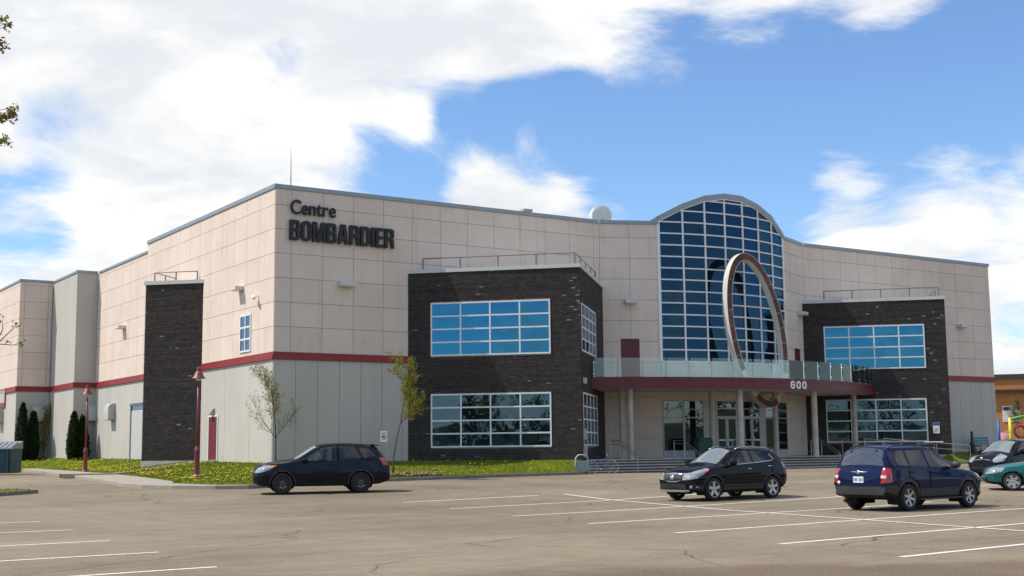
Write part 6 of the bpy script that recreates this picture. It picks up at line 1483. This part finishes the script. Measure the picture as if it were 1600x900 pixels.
SL = px_at(1566, 690, 104); pg(MB().hexa([SL+ex_*-.6+Vector((0, 0, -1.2)), SL+ex_*.9+Vector((0, 0, -1.2)), SL+ex_*.9+Vector((.2, .3, -1.2)), SL+ex_*-.6+Vector((.2, .3, -1.2)), SL+ex_*-.5+Vector((0, 0, .6)), SL+ex_*.8+Vector((0, 0, .9)), SL+ex_*.8+Vector((.2, .3, .9)), SL+ex_*-.5+Vector((.2, .3, .6))]), 'pink_panel_board', (.62, .30, .28))
FA, FB = px_at(1553, 676, 96), px_at(1760, 676, 96); o = empty('wire_fence', (FA.x, FA.y, .7), 0, 'thin grey wire fence in front of the playground', 'fence'); mi = Matrix.Translation((-FA.x, -FA.y, -.7)); GF = mat('fence_grey', (.4, .42, .42), .5)
for z in (2.55, 1.7, .95): q = MB().tube([(FA.x, FA.y, z), (FB.x, FB.y, z)], .025, 5).build('rail', GF, o); q.matrix_parent_inverse = mi
for k in range(6): c = FA.lerp(FB, k/5); q = MB().tube([(c.x, c.y, .6), (c.x, c.y, 2.6)], .035, 6).build('post', GF, o); q.matrix_parent_inverse = mi
tq = px_at(1592, 690, 118); young_tree((tq.x, tq.y, .75), 4.6, 55, 'small orange-budded tree in front of the ochre school', nleaf=1500, trunk_r=.06, tones=((.30, .19, .05), (.24, .2, .05), (.2, .2, .04)), lsize=(.08, .14), name='small_tree')
# street trees and low hills behind the photographer: they show in the glass and on the car paint
def street_tree(x, y, h, seed):
    r_ = random.Random(seed); o = empty('street_tree', (x, y, 0), 0, 'leafy street tree across the road, seen mirrored in the windows', 'tree', 'trees mirrored in the windows')
    tr = MB(); tr.tube([(0, 0, -.1), (.1, 0, h*.3), (0, .1, h*.6), (.05, 0, h*.9)], [.28, .22, .14, .04], 7); blobs = []
    for k in range(9):
        a = r_.random()*6.28; z0 = h*r_.uniform(.25, .6); e = Vector((math.cos(a)*h*.28, math.sin(a)*h*.28, z0+h*r_.uniform(.12, .3))); tr.tube([(0, 0, z0), e*.6+Vector((0, 0, z0*.3)), e], [.09, .06, .02], 5); blobs.append((e, h*r_.uniform(.13, .2)))
    blobs.append((Vector((0, 0, h*.85)), h*.16)); tr.build('trunk', BARK, o); cr = MB()
    for _ in range(900):
        c, s_ = r_.choice(blobs); d = Vector((r_.gauss(0, 1), r_.gauss(0, 1), r_.gauss(0, 1))).normalized()*s_*r_.random()**.4; leaf_quad(cr, c+d, r_, r_.uniform(.3, .55), tuple(k*r_.uniform(.6, 1.3) for k in (.05, .08, .02)))
    cr.build('crown', LEAFS, o)
r_ = random.Random(99)
for k in range(20):
    a = rad(200+k*7.4+r_.uniform(-2, 2)); q = r_.uniform(72, 92); street_tree(12+q*math.cos(a), -14+q*math.sin(a)-6, r_.uniform(7, 12.5), 200+k)
p = MB(); K = 96
for k in range(K):
    a = 2*math.pi*k/K; h = 16+14*noise.noise((math.cos(a)*2.5, math.sin(a)*2.5, .7))+5*noise.noise((math.cos(a)*9, math.sin(a)*9, .2))
    for q, z in ((520, 0), (600, h*.75), (760, h), (900, 0)): p.v.append((q*math.cos(a), q*math.sin(a), z))
for k in range(K):
    for j in range(3): p.f.append((k*4+j, ((k+1) % K)*4+j, ((k+1) % K)*4+j+1, k*4+j+1)); p.t.append(None)
struct(p.build('hills', mat('wooded_hill', (.035, .055, .025), .95, var=.3, vscale=.05), smooth_=True))

# ------------------------------------------------------------------ the driver
mw = Matrix.Translation(SFC.location) @ Matrix.Rotation(SFC.rotation_euler.z, 4, 'Z')
sx0 = 4.67/2-2.25; zb0 = .68
def skinned(nm, pts, edges, radii, m0, parent=None, root=0):
    me = bpy.data.meshes.new(nm); me.from_pydata(pts, edges, []); o = bpy.data.objects.new(nm, me); C.objects.link(o); md = o.modifiers.new('skin', 'SKIN'); me.skin_vertices or None
    if not me.skin_vertices: me.skin_vertices_add() if hasattr(me, 'skin_vertices_add') else None
    for i, r0 in enumerate(radii): me.skin_vertices[0].data[i].radius = (r0, r0)
    me.skin_vertices[0].data[root].use_root = True; s_ = o.modifiers.new('sub', 'SUBSURF'); s_.levels = s_.render_levels = 2; md.use_smooth_shade = True; me.materials.append(m0)
    if parent: o.parent = parent
    return o
SKIN = mat('skin', (.50, .30, .22), .6); SHIRT = mat('pale_blue_shirt', (.30, .52, .58), .85, var=.1); HAIR = mat('dark_hair', (.03, .02, .015), .8)
px0, py0 = sx0+.06, .36
pts = [(px0, py0, zb0+.2), (px0-.03, py0, zb0+.42), (px0-.07, py0, zb0+.62), (px0-.05, py0, zb0+.74), (px0-.03, py0, zb0+.83), (px0-.02, py0, zb0+.93),
       (px0-.06, py0+.19, zb0+.58), (px0+.12, py0+.24, zb0+.36), (px0+.40, py0+.16, zb0+.48), (px0+.47, py0+.14, zb0+.50), (px0-.06, py0-.19, zb0+.58), (px0+.12, py0-.24, zb0+.36), (px0+.40, py0-.14, zb0+.48), (px0+.47, py0-.12, zb0+.50),
       (px0+.38, py0+.12, zb0+.2), (px0+.62, py0+.12, zb0-.12), (px0+.38, py0-.12, zb0+.2), (px0+.62, py0-.12, zb0-.12), (px0+.055, py0, zb0+.82)]
ed = [(0, 1), (1, 2), (2, 3), (3, 4), (4, 5), (2, 6), (6, 7), (7, 8), (8, 9), (2, 10), (10, 11), (11, 12), (12, 13), (0, 14), (14, 15), (0, 16), (16, 17), (4, 18)]
rd = [.14, .145, .12, .055, .088, .075, .065, .045, .034, .04, .065, .045, .034, .04, .08, .06, .08, .06, .03]
PER = skinned('person', pts, ed, rd, SKIN); PER.matrix_world = mw; tag(PER, 'driver in a pale blue shirt with both hands on the steering wheel', 'person')
q = skinned('shirt', [pts[i] for i in (0, 1, 2, 6, 7, 10, 11)], [(0, 1), (1, 2), (2, 3), (3, 4), (2, 5), (5, 6)], [.155, .165, .14, .085, .062, .085, .062], SHIRT, PER)
p = MB(); k = 10
for i in range(6):
    th_ = math.pi*.55*i/5
    for j in range(k): a = 2*math.pi*j/k; p.v.append((px0-.04+.108*math.sin(th_)*math.cos(a)-.01, py0+.098*math.sin(th_)*math.sin(a), zb0+.90+.125*math.cos(th_)))
for i in range(5):
    for j in range(k): j2 = (j+1) % k; p.f.append((i*k+j, (i+1)*k+j, (i+1)*k+j2, i*k+j2)); p.t.append(None)
p.build('hair', HAIR, PER, smooth_=True)
